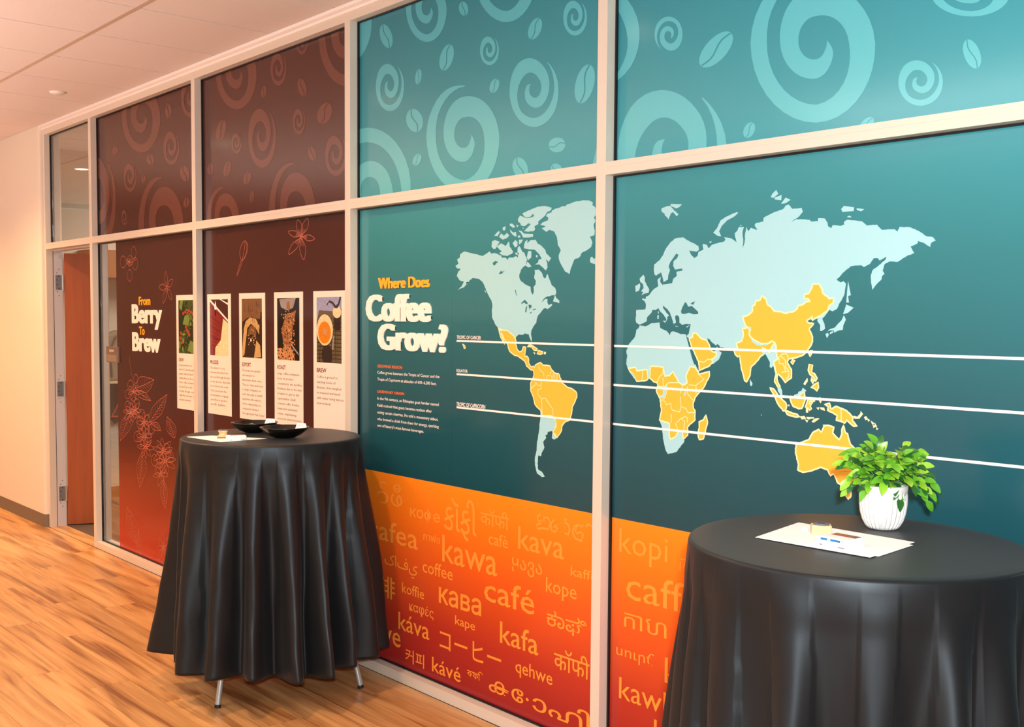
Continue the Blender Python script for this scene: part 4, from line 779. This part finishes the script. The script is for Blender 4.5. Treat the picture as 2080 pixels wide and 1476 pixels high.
# one word drawn stroke by stroke (broken script with a dotted ring, as printed)
o, s = (740, 940), 2.754
f = Flat(GY, R3)
def st(pts, wd=.0085): f.ribbon([W(o[0]+x/s, o[1]+(y+(y-355)*.45+(x-1100)*.05)/s) for x, y in pts], wd)
st([(985, 312), (968, 322), (975, 340), (995, 335), (985, 350), (965, 352), (968, 368), (1000, 365), (1030, 368), (1042, 345), (1030, 325), (1005, 322), (1005, 340)])
st([(1062, 330), (1045, 345), (1048, 372), (1068, 378), (1082, 362), (1070, 352), (1060, 362)])
st([(1135, 330), (1120, 322), (1125, 340), (1140, 345), (1150, 365), (1140, 385), (1122, 380)])
st([(1195, 345), (1175, 352), (1165, 375), (1180, 398), (1215, 408), (1225, 380), (1208, 372), (1190, 380), (1180, 366), (1195, 345), (1215, 352), (1225, 345)])
st([(1240, 352), (1250, 340), (1275, 350)])
for k in range(12):
    a = 2*math.pi*k/12; cx, cy = 1098+24*math.cos(a), 362+26*math.sin(a); f.poly([W(o[0]+(cx+3*math.cos(b))/s, o[1]+(cy+3*math.sin(b))/s) for b in (0, 1.57, 3.14, 4.71)])
wo = f.build('coffee_word', WORD, t3); wo['kind'] = 'stuff'
o = (1220, 1000)
for a in (('kopi', (117, 222, 424, 470), (117, 222), (310, 468)), ('\u05e7\u05e4\u05d4', (498, 412, 640, 530), (498, 412), (510, 495)), ('caff\u00e8', (160, 548, 640, 800), (395, 542), (430, 738)), ('\u1780\u17b6\u17a0', (147, 755, 416, 920), (160, 756), (405, 918)), ('\u057d\u0578\u0582\u0580\u0573', (98, 985, 338, 1115), (330, 1018), (335, 1116)), ('kahva', (404, 1035, 900, 1330), (404, 1035), (415, 1200)), ('kawhe', (116, 1158, 560, 1480), (116, 1158), (385, 1392)), ('k\u00e1fe', (336, 1425, 640, 1640), (336, 1425), (350, 1560))):
    word('coffee_word', a[0], WORD, t4, a[1][0], a[1][2], a[2] if len(a) > 2 else a[1][:2], a[3] if len(a) > 3 else a[1][2:], o, 3.1, bold=0, clip=R4, res=2, y=GY)
settle(t3, (R3[0], .05, R3[2])); settle(t4, (R4[0], .05, R4[2]))
# ---------------------------------------------------------------- ceiling fixtures
M_lens = mat('lit_lens', (1, .9, .75, 1), .4, emit=((1, .78, .5, 1), 14))
for k, (x, y) in enumerate(DL):
    t = thing('downlight', ['round recessed ceiling downlight at the far left end of the hall', 'round recessed downlight in the ceiling in front of the open doorway', 'round recessed downlight in the ceiling in front of the brown films', 'round recessed downlight in the ceiling in front of the Americas map', 'round recessed downlight in the ceiling above the table with the plant'][k], 'downlight', group='recessed downlights of the hall')
    MB().lathe([(.062, 3.052), (.062, 3.046), (.078, 3.046), (.080, 3.0495), (.080, 3.052)], 32, (x, y, 0), cap=False).build('ring', M_white, t, smooth=True)
    MB().lathe([(.060, 3.0495), (.060, 3.0475)], 24, (x, y, 0)).build('lens', M_lens, t); settle(t, (x, y, 3.05))
t = thing('ceiling_sensor', 'small round white sensor disc on the ceiling near the doorway', 'sensor')
P0 = onZ(117, 187, HC)
MB().lathe([(.046, 0), (.046, -.006), (.040, -.011), (.0, -.013)], 32, (0, 0, 0), cap=False).build('housing', M_white, t, smooth=True)
MB().lathe([(.050, 0), (.050, -.004)], 32).build('base_ring', M_trimw, t); t.location = P0

# ---------------------------------------------------------------- things seen through the clear strip of glass beside the doorway
WX = -9.66
def wallrect(u0, v0, u1, v1): a = onX(u0, v0, WX); b = onX(u1, v1, WX); return a.y, b.y, b.z, a.z
t = thing('wall_cabinet', 'brown wooden cabinet high on the office wall seen through the clear glass strip', 'cabinet')
z0, z1 = onX(230, 567, WX).z, onX(230, 512, WX).z
MB().box(WX+.002, WX+.30, .62, 1.38, z0, z1).build('body', mat('oak_laminate', srgb(176, 112, 62), .5), t, bevel=.003)
MB().box(WX+.30, WX+.318, .625, .998, z0+.004, z1-.004).build('door', mat('oak_laminate_front', srgb(184, 118, 66), .5), t); MB().box(WX+.30, WX+.318, 1.002, 1.375, z0+.004, z1-.004).build('door', MATS['oak_laminate_front'], t); settle(t, (WX, 1.0, z0))
zs = onX(230, 774, WX).z
t = thing('wall_shelf', 'narrow pale wooden shelf on the office wall above the black cloth', 'shelf')
MB().box(WX+.002, WX+.16, .6, 1.4, zs-.012, zs+.012).build('board', mat('pale_birch', srgb(222, 196, 156), .5), t); MB().box(WX+.002, WX+.14, .7, .72, zs-.09, zs-.012).box(WX+.002, WX+.14, 1.28, 1.30, zs-.09, zs-.012).build('bracket_pair', M_screw, t)
settle(t, (WX, 1, zs))
t = thing('grey_bag', 'rounded grey fabric bag standing on the shelf behind the clear glass strip', 'bag')
bz = onX(235, 668, WX).z; n = 14; m_ = MB(); top = []
pr = [(.64, zs+.012), (.66, zs+.22), (.72, bz-.14), (.80, bz-.06), (.92, bz-.01), (1.06, bz), (1.2, bz-.03), (1.28, bz-.12), (1.33, zs+.2), (1.35, zs+.012)]
m_.v = [(xx, a, b) for xx in (WX+.02, WX+.15) for a, b in pr]; n = len(pr)
m_.f = [[i, (i+1) % n, n+(i+1) % n, n+i] for i in range(n)]+[list(range(n))[::-1], list(range(n, 2*n))]; m_.mi = [0]*len(m_.f)
m_.build('bag_body', mat('grey_canvas', srgb(150, 134, 112), .9, noise=(60, .15)), t, bevel=.02)
MB().tube([(WX+.155, .86, zs+.05), (WX+.165, .84, bz-.2), (WX+.16, .9, bz-.06)], .008, 8).build('strap', mat('canvas_strap', srgb(120, 106, 90), .8), t); settle(t, (WX, 1, zs+.012))
t = thing('hanging_cloth', 'black cloth with a red triangle outline hanging under the shelf behind the clear glass', 'cloth')
yb0, yb1 = .60, 1.38; zt, zb = onX(230, 778, WX).z, onX(230, 856, WX).z
m_ = MB(); NN = 24
for k in range(NN+1):
    yy = yb0+(yb1-yb0)*k/NN; xx = WX+.030+.010*math.sin(k*1.1); m_.v += [(xx, yy, zt), (xx+.004, yy, zb+.025*math.sin(k*2.3)), (xx-.012, yy, zt), (xx-.010, yy, zb+.025*math.sin(k*2.3))]
for k in range(NN):
    i = k*4
    m_.f += [[i, i+1, i+5, i+4], [i+2, i+6, i+7, i+3], [i, i+4, i+6, i+2], [i+1, i+3, i+7, i+5]]
m_.mi = [0]*len(m_.f); m_.build('fabric', mat('black_jersey', srgb(22, 20, 24), .85), t)
pa, pb, pc = onX(222.5, 846, WX), onX(243, 806, WX), onX(262, 846, WX)
red = mat('red_print', srgb(206, 62, 62), .6); m_ = MB(); xx = WX+.046
tr = [(p.y, p.z) for p in (pa, pb, pc)]; c_ = (sum(p[0] for p in tr)/3, sum(p[1] for p in tr)/3)
for k in range(3):
    a, b = tr[k], tr[(k+1) % 3]; i = len(m_.v); g = lambda p, f_: (c_[0]+(p[0]-c_[0])*f_, c_[1]+(p[1]-c_[1])*f_)
    for s_ in (1.0, .8):
        for p in (a, b): e = g(p, s_); m_.v.append((xx, e[0], e[1])); m_.v.append((xx-.002, e[0], e[1]))
    m_.f += [[i, i+2, i+6, i+4], [i+1, i+5, i+7, i+3], [i, i+1, i+3, i+2], [i+4, i+6, i+7, i+5]]
m_.mi = [0]*len(m_.f); m_.build('triangle_print', red, t); settle(t, (WX, 1, zb))
# room sign fixed to the glass
t = thing('room_sign', 'small grey-brown room sign plaque fixed on the clear glass right of the doorway', 'sign')
a, b = W(217, 703, .045), W(242, 737, .045)
MB().box(a[0], b[0], .040, .050, b[1], a[1]).build('plaque', mat('sign_taupe', srgb(112, 94, 84), .45), t, bevel=.001)
MB().box(a[0]+.004, b[0]-.03, .0385, .040, b[1]+.006, b[1]+(a[1]-b[1])*.48).build('insert', mat('sign_insert', srgb(140, 118, 106), .35), t)
textmesh('sign_text', 'ROOM', M_white, t, a[0]+.06, a[0]+.135, a[1]-.036, a[1]-.020, .0396, bold=.02); settle(t, (a[0], .05, b[1]))

# ---------------------------------------------------------------- bar tables with black satin cloths
def bump_profile(lobes, base):
    def f(th):
        v = 0
        for a, amp, wd in lobes:
            d = (th-a+180) % 360-180; v = max(v, 0)+amp*math.exp(-abs(d/wd)**2.4)
        return base+v
    return f
ZT, RT = 1.10, .386
def cloth(name, lab, c, lobes, base, hem, seed, grp):
    rnd = random.Random(seed); f = bump_profile(lobes, base); nt, ns = 540, 64; m = MB()
    ph = [rnd.uniform(0, 6.28) for _ in range(12)]
    start = [(a, rnd.uniform(.02, .22)) for a, _, _ in lobes]
    tops = 12
    for j in range(1, tops+1):
        r = RT*j/tops*.985
        for k in range(nt): th = 2*math.pi*k/nt; m.v.append((r*math.cos(th), r*math.sin(th), ZT+.0006*math.sin(3*th+ph[0])*j/tops))
    for j in range(1, 5):                       # rounded rim
        a = j/4*math.pi/2*.92; r = RT-.006+.010*math.sin(a); z = ZT-.010*(1-math.cos(a))
        for k in range(nt): th = 2*math.pi*k/nt; m.v.append((r*math.cos(th), r*math.sin(th), z))
    for j in range(1, ns+1):
        s = (j/ns)**.95
        for k in range(nt):
            th = 2*math.pi*k/nt; deg = math.degrees(th)
            rh = f(deg+1.2*math.sin(3.1*s+ph[1]+th*5)+.5*math.sin(8*s+ph[2]+th*3))
            s0 = .03+.03*math.sin(3*th+ph[3])+.02*math.sin(7*th+ph[4]); u = max(0, (s-s0)/(1-s0)); g = u**.95
            dev = rh-.375; lip = .004*math.sin(math.pi*min(1, s*9))
            r = RT+.004+lip+dev*g*(1.0+.12*math.sin(5*s+3*th+ph[11]))-.012*math.sin(math.pi*s)*(dev < .04)
            r += .0022*math.sin(23*th+11*s+ph[5])*g+.0016*math.sin(41*th-17*s+ph[6])*g
            wr = math.sin(34*s+5*math.sin(4*th+ph[7])+ph[8])*math.sin(9*th+ph[9]); r += .0012*wr*g
            hz = hem+.008*math.sin(6*th+ph[10])+(rh-.455)*.10
            x, y, z = r*math.cos(th), r*math.sin(th), ZT-.010-s*(ZT-.010-hz)
            lim = -.010-c[1]
            if y > lim: y = lim-.002+.002*math.exp(-(y-lim)*20)
            m.v.append((x, y, z))
    rows = tops+4+ns; ctr = len(m.v); m.v.append((0, 0, ZT))
    for k in range(nt): m.f.append([ctr, k, (k+1) % nt])
    for j in range(rows-1):
        for k in range(nt): a, b = j*nt+k, j*nt+(k+1) % nt; m.f.append([a, a+nt, b+nt, b])
    m.mi = [0]*len(m.f); o = m.build(name, M_cloth, smooth=True, loc=(c[0], c[1], 0))
    sd = o.modifiers.new('thickness', 'SOLIDIFY'); sd.thickness = .0012; sd.offset = -1
    return tag(o, lab, 'tablecloth', grp)
def bar_table(lab, c, feet):
    t = thing('bar_table', lab, 'table', (c[0], c[1], 0), 'round bar tables under black cloths')
    MB().lathe([(.366, ZT-.030), (.374, ZT-.028), (.376, ZT-.008), (.370, ZT-.004)], 64).build('tabletop', mat('grey_laminate', srgb(190, 186, 180), .5), t)
    for fx, fy in feet:
        m = MB(); a = Vector((fx-c[0], fy-c[1], .004)); b = Vector((a.x*.42, a.y*.42, ZT-.032)); m.tube([a, a+(b-a)*.010, b], [.012, .0125, .0125], 14)
        lg = m.build('leg', M_tube, t, smooth=True)
        MB().tube([a-Vector((0, 0, .003)), a+(b-a)*.010], .0136, 14).build('rubber_foot', M_gasket, lg)
    return t
C1 = (-4.309, -.425); C2 = (-1.40, -.475)
lob1 = [(-123, 0.177, 8.1), (-100, 0.082, 4.4), (-81, 0.152, 8.9), (-58, 0.167, 8.9), (-38, 0.152, 5.9), (-18.5, 0.172, 5.9), (-3, 0.182, 5.9), (14, 0.152, 5.9), (33, 0.162, 7.4), (52, 0.182, 7.4), (84, 0.162, 7.4), (106, 0.172, 7.4), (130, 0.172, 8.1), (152, 0.162, 7.4), (175, 0.172, 8.1), (-162, 0.162, 7.4), (-142, 0.152, 5.9)]
bar_table('round bar table on grey tube legs under the cloth, near the brown films', C1, [(-4.149, -.77), (-3.978, -.176), (-4.47, -.08), (-4.64, -.674)])
cloth('tablecloth', 'black satin cloth with deep folds on the left bar table', C1, lob1, .338, .152, 3, 'black satin tablecloths')
rr = random.Random(5); lob2 = []
a = -174
while a < 182: lob2.append((a+rr.uniform(-3, 3), rr.uniform(.09, .16), rr.uniform(5.5, 8))); a += rr.choice([17, 20, 22, 25])
bar_table('round bar table under the black cloth at the right, with the plant on it', C2, [(-1.24, -.82), (-1.07, -.226), (-1.56, -.13), (-1.73, -.724)])
cloth('tablecloth', 'black satin cloth on the right bar table below the potted plant', C2, lob2, .362, .15, 11, 'black satin tablecloths')
TZ = ZT+.0012

# ---------------------------------------------------------------- paper, stamps and pads
def sheet(lab, z, px, cut=None):
    p = [onZ(u, v, z) for u, v in px]; m = MB(); n = len(p)
    m.v = [(a.x, a.y, z+dz) for dz in (0, .0006) for a in p]; m.f = [list(range(n))[::-1] if False else list(range(n)), list(range(n, 2*n))]+[[i, (i+1) % n, n+(i+1) % n, n+i] for i in range(n)]; m.mi = [0]*len(m.f)
    bm = bmesh.new(); o = m.build('paper_sheet', M_paper); bm.from_mesh(o.data); bmesh.ops.recalc_face_normals(bm, faces=bm.faces); bm.to_mesh(o.data); bm.free()
    cx = sum((a for a in p), Vector())/n
    for v in o.data.vertices: v.co -= Vector((cx.x, cx.y, z))
    o.location = (cx.x, cx.y, z); return tag(o, lab, 'paper', 'white paper sheets on the bar tables')
sheet('white paper sheet on the left bar table, under the stamp and pad', TZ, [(379, 887), (430, 884.5), (541, 890.5), (448, 898)])
sheet('lower white paper sheet on the right bar table, its corner poking out', TZ, [(1560, 1092), (1640, 1066), (1855, 1107), (1785, 1130)])
sheet('upper white paper sheet on the right bar table, below the blue-striped box', TZ+.0012, [(1534, 1091), (1622, 1061), (1858, 1101), (1768, 1132)])
def stamp(lab, loc, rz, grp, round_=False):
    t = thing('rubber_stamp', lab, 'stamp', loc, grp, rz)
    if round_: MB().lathe([(.0185, 0), (.0190, .002), (.0170, .006), (.0170, .013), (.0205, .018), (.0205, .022)], 28).build('wood_mount', M_woodblock, t, smooth=False)
    else: MB().box(-.0235, .0235, -.0165, .0165, 0, .024).build('wood_mount', M_woodblock, t, bevel=.0015)
    zt = .022 if round_ else .024; R_ = .019 if round_ else .0185
    MB().lathe([(R_, zt), (R_+.0005, zt+.0015), (R_, zt+.0035), (R_*.5, zt+.0037)], 32).build('rubber_disc', M_rub, t)
    e = MB(); e.v = []; zz = zt+.0041
    for k in range(3):
        e.box(-.006+.0045*k, -.0035+.0045*k, -.003-.001*k, .004, zz-.0004, zz)
    e.box(-.008, .008, -.0058, -.0045, zz-.0004, zz); e.box(-.010, .010, .0055, .0065, zz-.0004, zz)
    q_ = e.build('stamped_mark', M_rubd, t); q_['kind'] = 'stuff'
    return t
def pad(lab, loc, rz, grp, sx, sy, sz, stripe):
    t = thing('ink_pad_box', lab, 'box', loc, grp, rz)
    MB().box(-sx/2, sx/2, -sy/2, sy/2, 0, sz).build('carton', M_box, t, bevel=.003)
    MB().box(-sx*.30, sx*.44, sy*.02, sy*.40, sz, sz+.0006).build('picture_label', M_brownp, t)
    MB().box(sx*.30, sx*.43, sy*.04, sy*.38, sz+.0006, sz+.0009).build('label_end', M_rub, t)
    if stripe:
        l = MB().box(-sx*.40, sx*.36, -sy/2-.0008, -sy/2, sz*.62, sz*.86).build('side_label', M_blue, t)
        MB().box(-sx*.40+.001, -sx*.40+.007, -sy/2-.0012, -sy/2-.0008, sz*.65, sz*.83).build('label_square', M_paper, l); MB().box(sx*.36-.007, sx*.36-.001, -sy/2-.0012, -sy/2-.0008, sz*.65, sz*.83).build('label_square', M_paper, l)
        MB().box(-sx*.12, -sx*.02, -sy/2-.0012, -sy/2-.0008, sz*.66, sz*.82).build('label_badge', mat('pale_badge', srgb(190, 214, 200), .5), l)
    MB().box(-sx*.36, -sx*.27, -sy/2-.0006, -sy/2, sz*.06, sz*.14).build('foot_shade_strip', M_rub, t); MB().box(sx*.2, sx*.40, -sy/2-.0006, -sy/2, sz*.06, sz*.14).build('foot_shade_strip', M_rub, t)  # grey strips paint the shadow along the foot of the box
    return t
TS = TZ+.002
va = onZ(1661, 1086, TS); vb = onZ(1712, 1101, TS)
stamp('pale wooden block stamp with grey disc on top beside the plant', (va.x, va.y+.014, TS), math.radians(38), 'rubber stamps')
pa = onZ(1655, 1104, TS); pb = onZ(1722, 1117, TS); d_ = pb-pa
cen = (pa+pb)/2+Vector((-d_.y, d_.x, 0)).normalized()*.034
pad('white box with a blue striped label on the paper below the plant', (cen.x, cen.y, TS), math.atan2(d_.y, d_.x), 'ink pad boxes', d_.length, .068, .021, True)
t = thing('ring_cap', 'tiny clear plastic ring cap lying on paper left of the block stamp', 'cap')
MB().lathe([(.0085, 0), (.0095, .001), (.0095, .006), (.0082, .006), (.0080, .001)], 24, cap=False).build('ring', M_white, t, smooth=True); t.location = onZ(1634, 1077, TS)
TS1 = TZ+.0008
a1 = onZ(450, 888, TS1); 
t = thing('wooden_stamp_tray', 'thin brown-edged wooden block lying on the paper on the left table', 'wood block', (onZ(452, 889, TS1)), rz=math.radians(58))
MB().box(-.020, .020, -.022, .022, 0, .006).build('tray_base', mat('brown_edge', srgb(150, 84, 42), .6), t); MB().box(-.020, .020, -.022, .022, .006, .0105).build('tray_top', M_woodblock, t)
stamp('small round wooden stamp with dark top on the left bar table', (t.location.x+.002, t.location.y+.002, TS1+.0105), 0, 'rubber stamps', True)
pa = onZ(461, 895, TS1); pb = onZ(503, 893.5, TS1); d_ = pb-pa; cen = (pa+pb)/2+Vector((-d_.y, d_.x, 0)).normalized()*.03
pad('white box with brownish top on the left bar table before the bowls', (cen.x, cen.y, TS1), math.atan2(d_.y, d_.x), 'ink pad boxes', d_.length*.92, .056, .019, False)
# bowls
def bowl(lab, u, v, R_, beans):
    p = onZ(u, v, TZ); dr = (p-Vector((0, -D, TZ))).normalized(); c = p+dr*.040
    t = thing('shallow_bowl', lab, 'bowl', (c.x, c.y, TZ), 'black bowls on the left bar table')
    h = .047; pr_ = [(.036, .0), (.042, .0008), (.070, .013), (.092, .030), (R_-.001, h-.003), (R_, h), (R_-.003, h+.0006), (R_-.008, h-.003), (.088, .030), (.066, .016), (.040, .006), (.001, .005)]
    MB().lathe(pr_, 56).build('bowl_shell', M_bowl, t, smooth=True)
    # folded paper tag leaning on the rim towards the right of the picture
    rgt = Vector((-dr.y, dr.x, 0))*-1; rgt = Vector((dr.y, -dr.x, 0))
    q0 = rgt*(R_*.40)-dr*.012; q1 = rgt*(R_*.90)-dr*.008; upv = Vector((0, 0, 1)); bk = dr
    V = [q0+upv*.030, q1+upv*.040, q1+rgt*-.004+upv*.058+bk*.030, q0+rgt*.012+upv*.060+bk*.034]
    m = MB(); nrm = (V[1]-V[0]).cross(V[3]-V[0]).normalized()*.0008
    m.v = [tuple(x) for x in V]+[tuple(x+nrm) for x in V]; m.f = [[3, 2, 1, 0], [4, 5, 6, 7], [0, 1, 5, 4], [1, 2, 6, 5], [2, 3, 7, 6], [3, 0, 4, 7]]; m.mi = [0]*6
    tg = m.build('paper_tag', M_paper, t)
    e = MB(); 
    for r_ in range(4):
        for k in range(5):
            if (r_*3+k*2) % 4 == 1: continue
            ua, ub, vv = .12+.15*k, .12+.15*k+.10, .2+.18*r_
            A = lambda u_, v_: V[0]+(V[1]-V[0])*u_+(V[3]-V[0])*v_+(V[2]-V[1]-V[3]+V[0])*u_*v_-nrm*.6
            B = lambda u_, v_: A(u_, v_)+nrm*2.4
            for fn in (A, B):
                i = len(e.v); e.v += [tuple(fn(ua, vv)), tuple(fn(ub, vv)), tuple(fn(ub, vv+.05)), tuple(fn(ua, vv+.05))]; e.f.append([i, i+1, i+2, i+3]); e.mi.append(0)
    q_ = e.build('handwriting', M_rubd, tg); q_['kind'] = 'stuff'
    if beans:
        rb = random.Random(2); e = MB(); n0 = 0
        for k in range(150):
            r_ = .038*math.sqrt(rb.random()); a = rb.uniform(0, 6.28); cx, cy = r_*math.cos(a)-rgt.x*.014, r_*math.sin(a)-rgt.y*.014; z = .0095+max(0, math.hypot(cx, cy)-.036)*.5+.032*max(0, 1-(r_/.042)**1.6)*rb.uniform(.75, 1)
            aa = rb.uniform(0, 3.14); i = len(e.v); L, Wd, Hh = .0045, .003, .0024
            for px, py, pz in ((L, 0, 0), (0, Wd, 0), (-L, 0, 0), (0, -Wd, 0), (0, 0, Hh), (0, 0, -Hh)): e.v.append((cx+px*math.cos(aa)-py*math.sin(aa), cy+px*math.sin(aa)+py*math.cos(aa), z+pz))
            for f_ in ((0, 1, 4), (1, 2, 4), (2, 3, 4), (3, 0, 4), (1, 0, 5), (2, 1, 5), (3, 2, 5), (0, 3, 5)): e.f.append([i+g for g in f_]); e.mi.append(0)
        b_ = e.build('bean_heap', M_bean, None); b_.location = (c.x, c.y, TZ); b_['kind'] = 'stuff'; tag(b_, 'small heap of pale raw beans in the rear black bowl', 'beans')
bowl('rear black shallow bowl holding pale beans and a paper tag', 517, 879.5, .104, True)
bowl('front black shallow bowl, empty but for a paper tag', 578, 890.5, .106, False)

# ---------------------------------------------------------------- potted plant
pc = Vector((-1.452, -.268, TZ))
t = thing('potted_plant', 'bushy green plant with glossy leaves in a fluted white pot on the right table', 'plant', pc)
prof = [(.030, 0), (.036, .0015), (.0425, .008), (.050, .022), (.0555, .042), (.058, .064), (.0585, .085), (.0575, .094), (.0585, .100), (.0585, .110), (.0565, .112), (.0540, .110), (.0530, .096)]
fine = []
for a, b in zip(prof, prof[1:]):
    nn = max(1, int((b[1]-a[1])/.006))
    for k in range(nn): fine.append((a[0]+(b[0]-a[0])*k/nn, a[1]+(b[1]-a[1])*k/nn))
fine.append(prof[-1])
MB().lathe(fine, 216, flute=.0050, nf=27, fz=(.006, .0925), cap=True).build('fluted_pot', M_pot, t, smooth=True)
MB().lathe([(.0525, .096), (.0525, .099), (.03, .104), (.001, .106)], 24, cap=False).build('moss', M_soil, t, smooth=True)
def leafmesh(nm, col, L, Wd, curl):
    m = MB(); N = 6
    for k in range(N+1):
        u = k/N; wd = Wd*math.sin(math.pi*min(1, u*.94+.03))**.75*(1-.25*u); z = -curl*(u**2)*L
        m.v += [(u*L, -wd, z+wd*.25), (u*L, 0, z), (u*L, wd, z+wd*.25)]
    for k in range(N):
        i = k*3; m.f += [[i, i+3, i+4, i+1], [i+1, i+4, i+5, i+2]]
    m.mi = [0]*len(m.f); me = bpy.data.meshes.new(nm); me.from_pydata(m.v, [], m.f); me.materials.append(col); me.polygons.foreach_set('use_smooth', [True]*len(me.polygons)); me.update(); return me
def leafmat(nm, c):
    m = mat(nm, c, .35, .55, noise=(40, .22)); b = m.node_tree.nodes['Principled BSDF']; b.inputs['Subsurface Weight'].default_value = .0
    return m
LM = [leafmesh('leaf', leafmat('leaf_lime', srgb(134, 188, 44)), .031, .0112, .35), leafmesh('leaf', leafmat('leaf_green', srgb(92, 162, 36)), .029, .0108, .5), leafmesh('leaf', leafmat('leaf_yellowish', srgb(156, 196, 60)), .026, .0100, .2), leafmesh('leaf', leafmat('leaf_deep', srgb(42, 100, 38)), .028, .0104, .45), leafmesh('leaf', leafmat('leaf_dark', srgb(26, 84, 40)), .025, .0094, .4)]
rp = random.Random(21); vr = Vector((rt.x, rt.y, 0)).normalized(); vf = Vector((fw.x, fw.y, 0)).normalized()
tips = []
for k in range(30):
    a = 2*math.pi*k*.618; r_ = .035+.080*math.sqrt((k+.5)/30); h_ = .200-.068*((k+.5)/30)**1.5+rp.uniform(-.012, .012)
    tips.append((r_*math.cos(a), r_*.85*math.sin(a), h_))
tips += [(-.098, 0, .165), (-.092, -.02, .125), (-.085, .01, .095), (-.055, -.03, .10), (.105, 0, .14), (.128, -.01, .105), (.120, -.02, .082), (.100, -.02, .072), (.085, -.03, .11), (.09, .02, .19), (-.02, 0, .212), (-.045, -.01, .200), (.02, -.05, .085), (.045, -.055, .12), (-.02, -.055, .125), (0, -.06, .15), (-.07, -.035, .145), (.07, -.04, .15), (-.075, -.03, .185), (.06, -.04, .19), (.03, -.05, .195), (-.05, -.045, .175)]
tips = tips[30:]+tips[:30]; nl = 0
for k, (a, b, h_) in enumerate(tips):
    tip = vr*a+vf*b+Vector((0, 0, h_)); base_ = vr*(a*.18)+vf*(b*.18)+Vector((0, 0, .100)); mid = (base_+tip)/2+Vector((0, 0, .030+.02*(h_ < .13)))
    pts = [base_*(1-u)**2+mid*2*u*(1-u)+tip*u*u for u in [j/6 for j in range(7)]]
    MB().tube(pts, [.0014, .0013, .0012, .0011, .001, .0009, .0006], 5).build('stem', M_stem, t)
    for j, u in enumerate((.52, .72, .87, 1.0)):
        p = base_*(1-u)**2+mid*2*u*(1-u)+tip*u*u; tan = ((mid-base_)*(1-u)+(tip-mid)*u).normalized()
        for sd in ((1, -1) if (u < 1) else (1,)):
            if nl >= 300: break
            out = Vector((p.x, p.y, 0)); out = out.normalized() if out.length > .01 else vr
            side = tan.cross(Vector((0, 0, 1))).normalized() if abs(tan.z) < .97 else vr
            dr = (tan*(.55 if u < 1 else 1.2)+side*sd*rp.uniform(.5, 1.0)*(u < 1)+out*.35-vf*.15+Vector((0, 0, rp.uniform(-.35, .35)))).normalized()
            nz = (Vector((0, 0, .9))-vf*1.1+Vector((rp.uniform(-.5, .5), rp.uniform(-.5, .5), 0))).normalized(); yy = nz.cross(dr).normalized(); zz = dr.cross(yy)
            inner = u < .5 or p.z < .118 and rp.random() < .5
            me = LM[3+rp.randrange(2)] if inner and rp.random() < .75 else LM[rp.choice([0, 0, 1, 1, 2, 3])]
            o = bpy.data.objects.new('leaf', me); COL.objects.link(o); o.parent = t; s_ = rp.uniform(.74, 1.14)
            o.matrix_local = Matrix(((dr.x, yy.x, zz.x, p.x), (dr.y, yy.y, zz.y, p.y), (dr.z, yy.z, zz.z, p.z), (0, 0, 0, 1))) @ Matrix.Scale(s_, 4); nl += 1
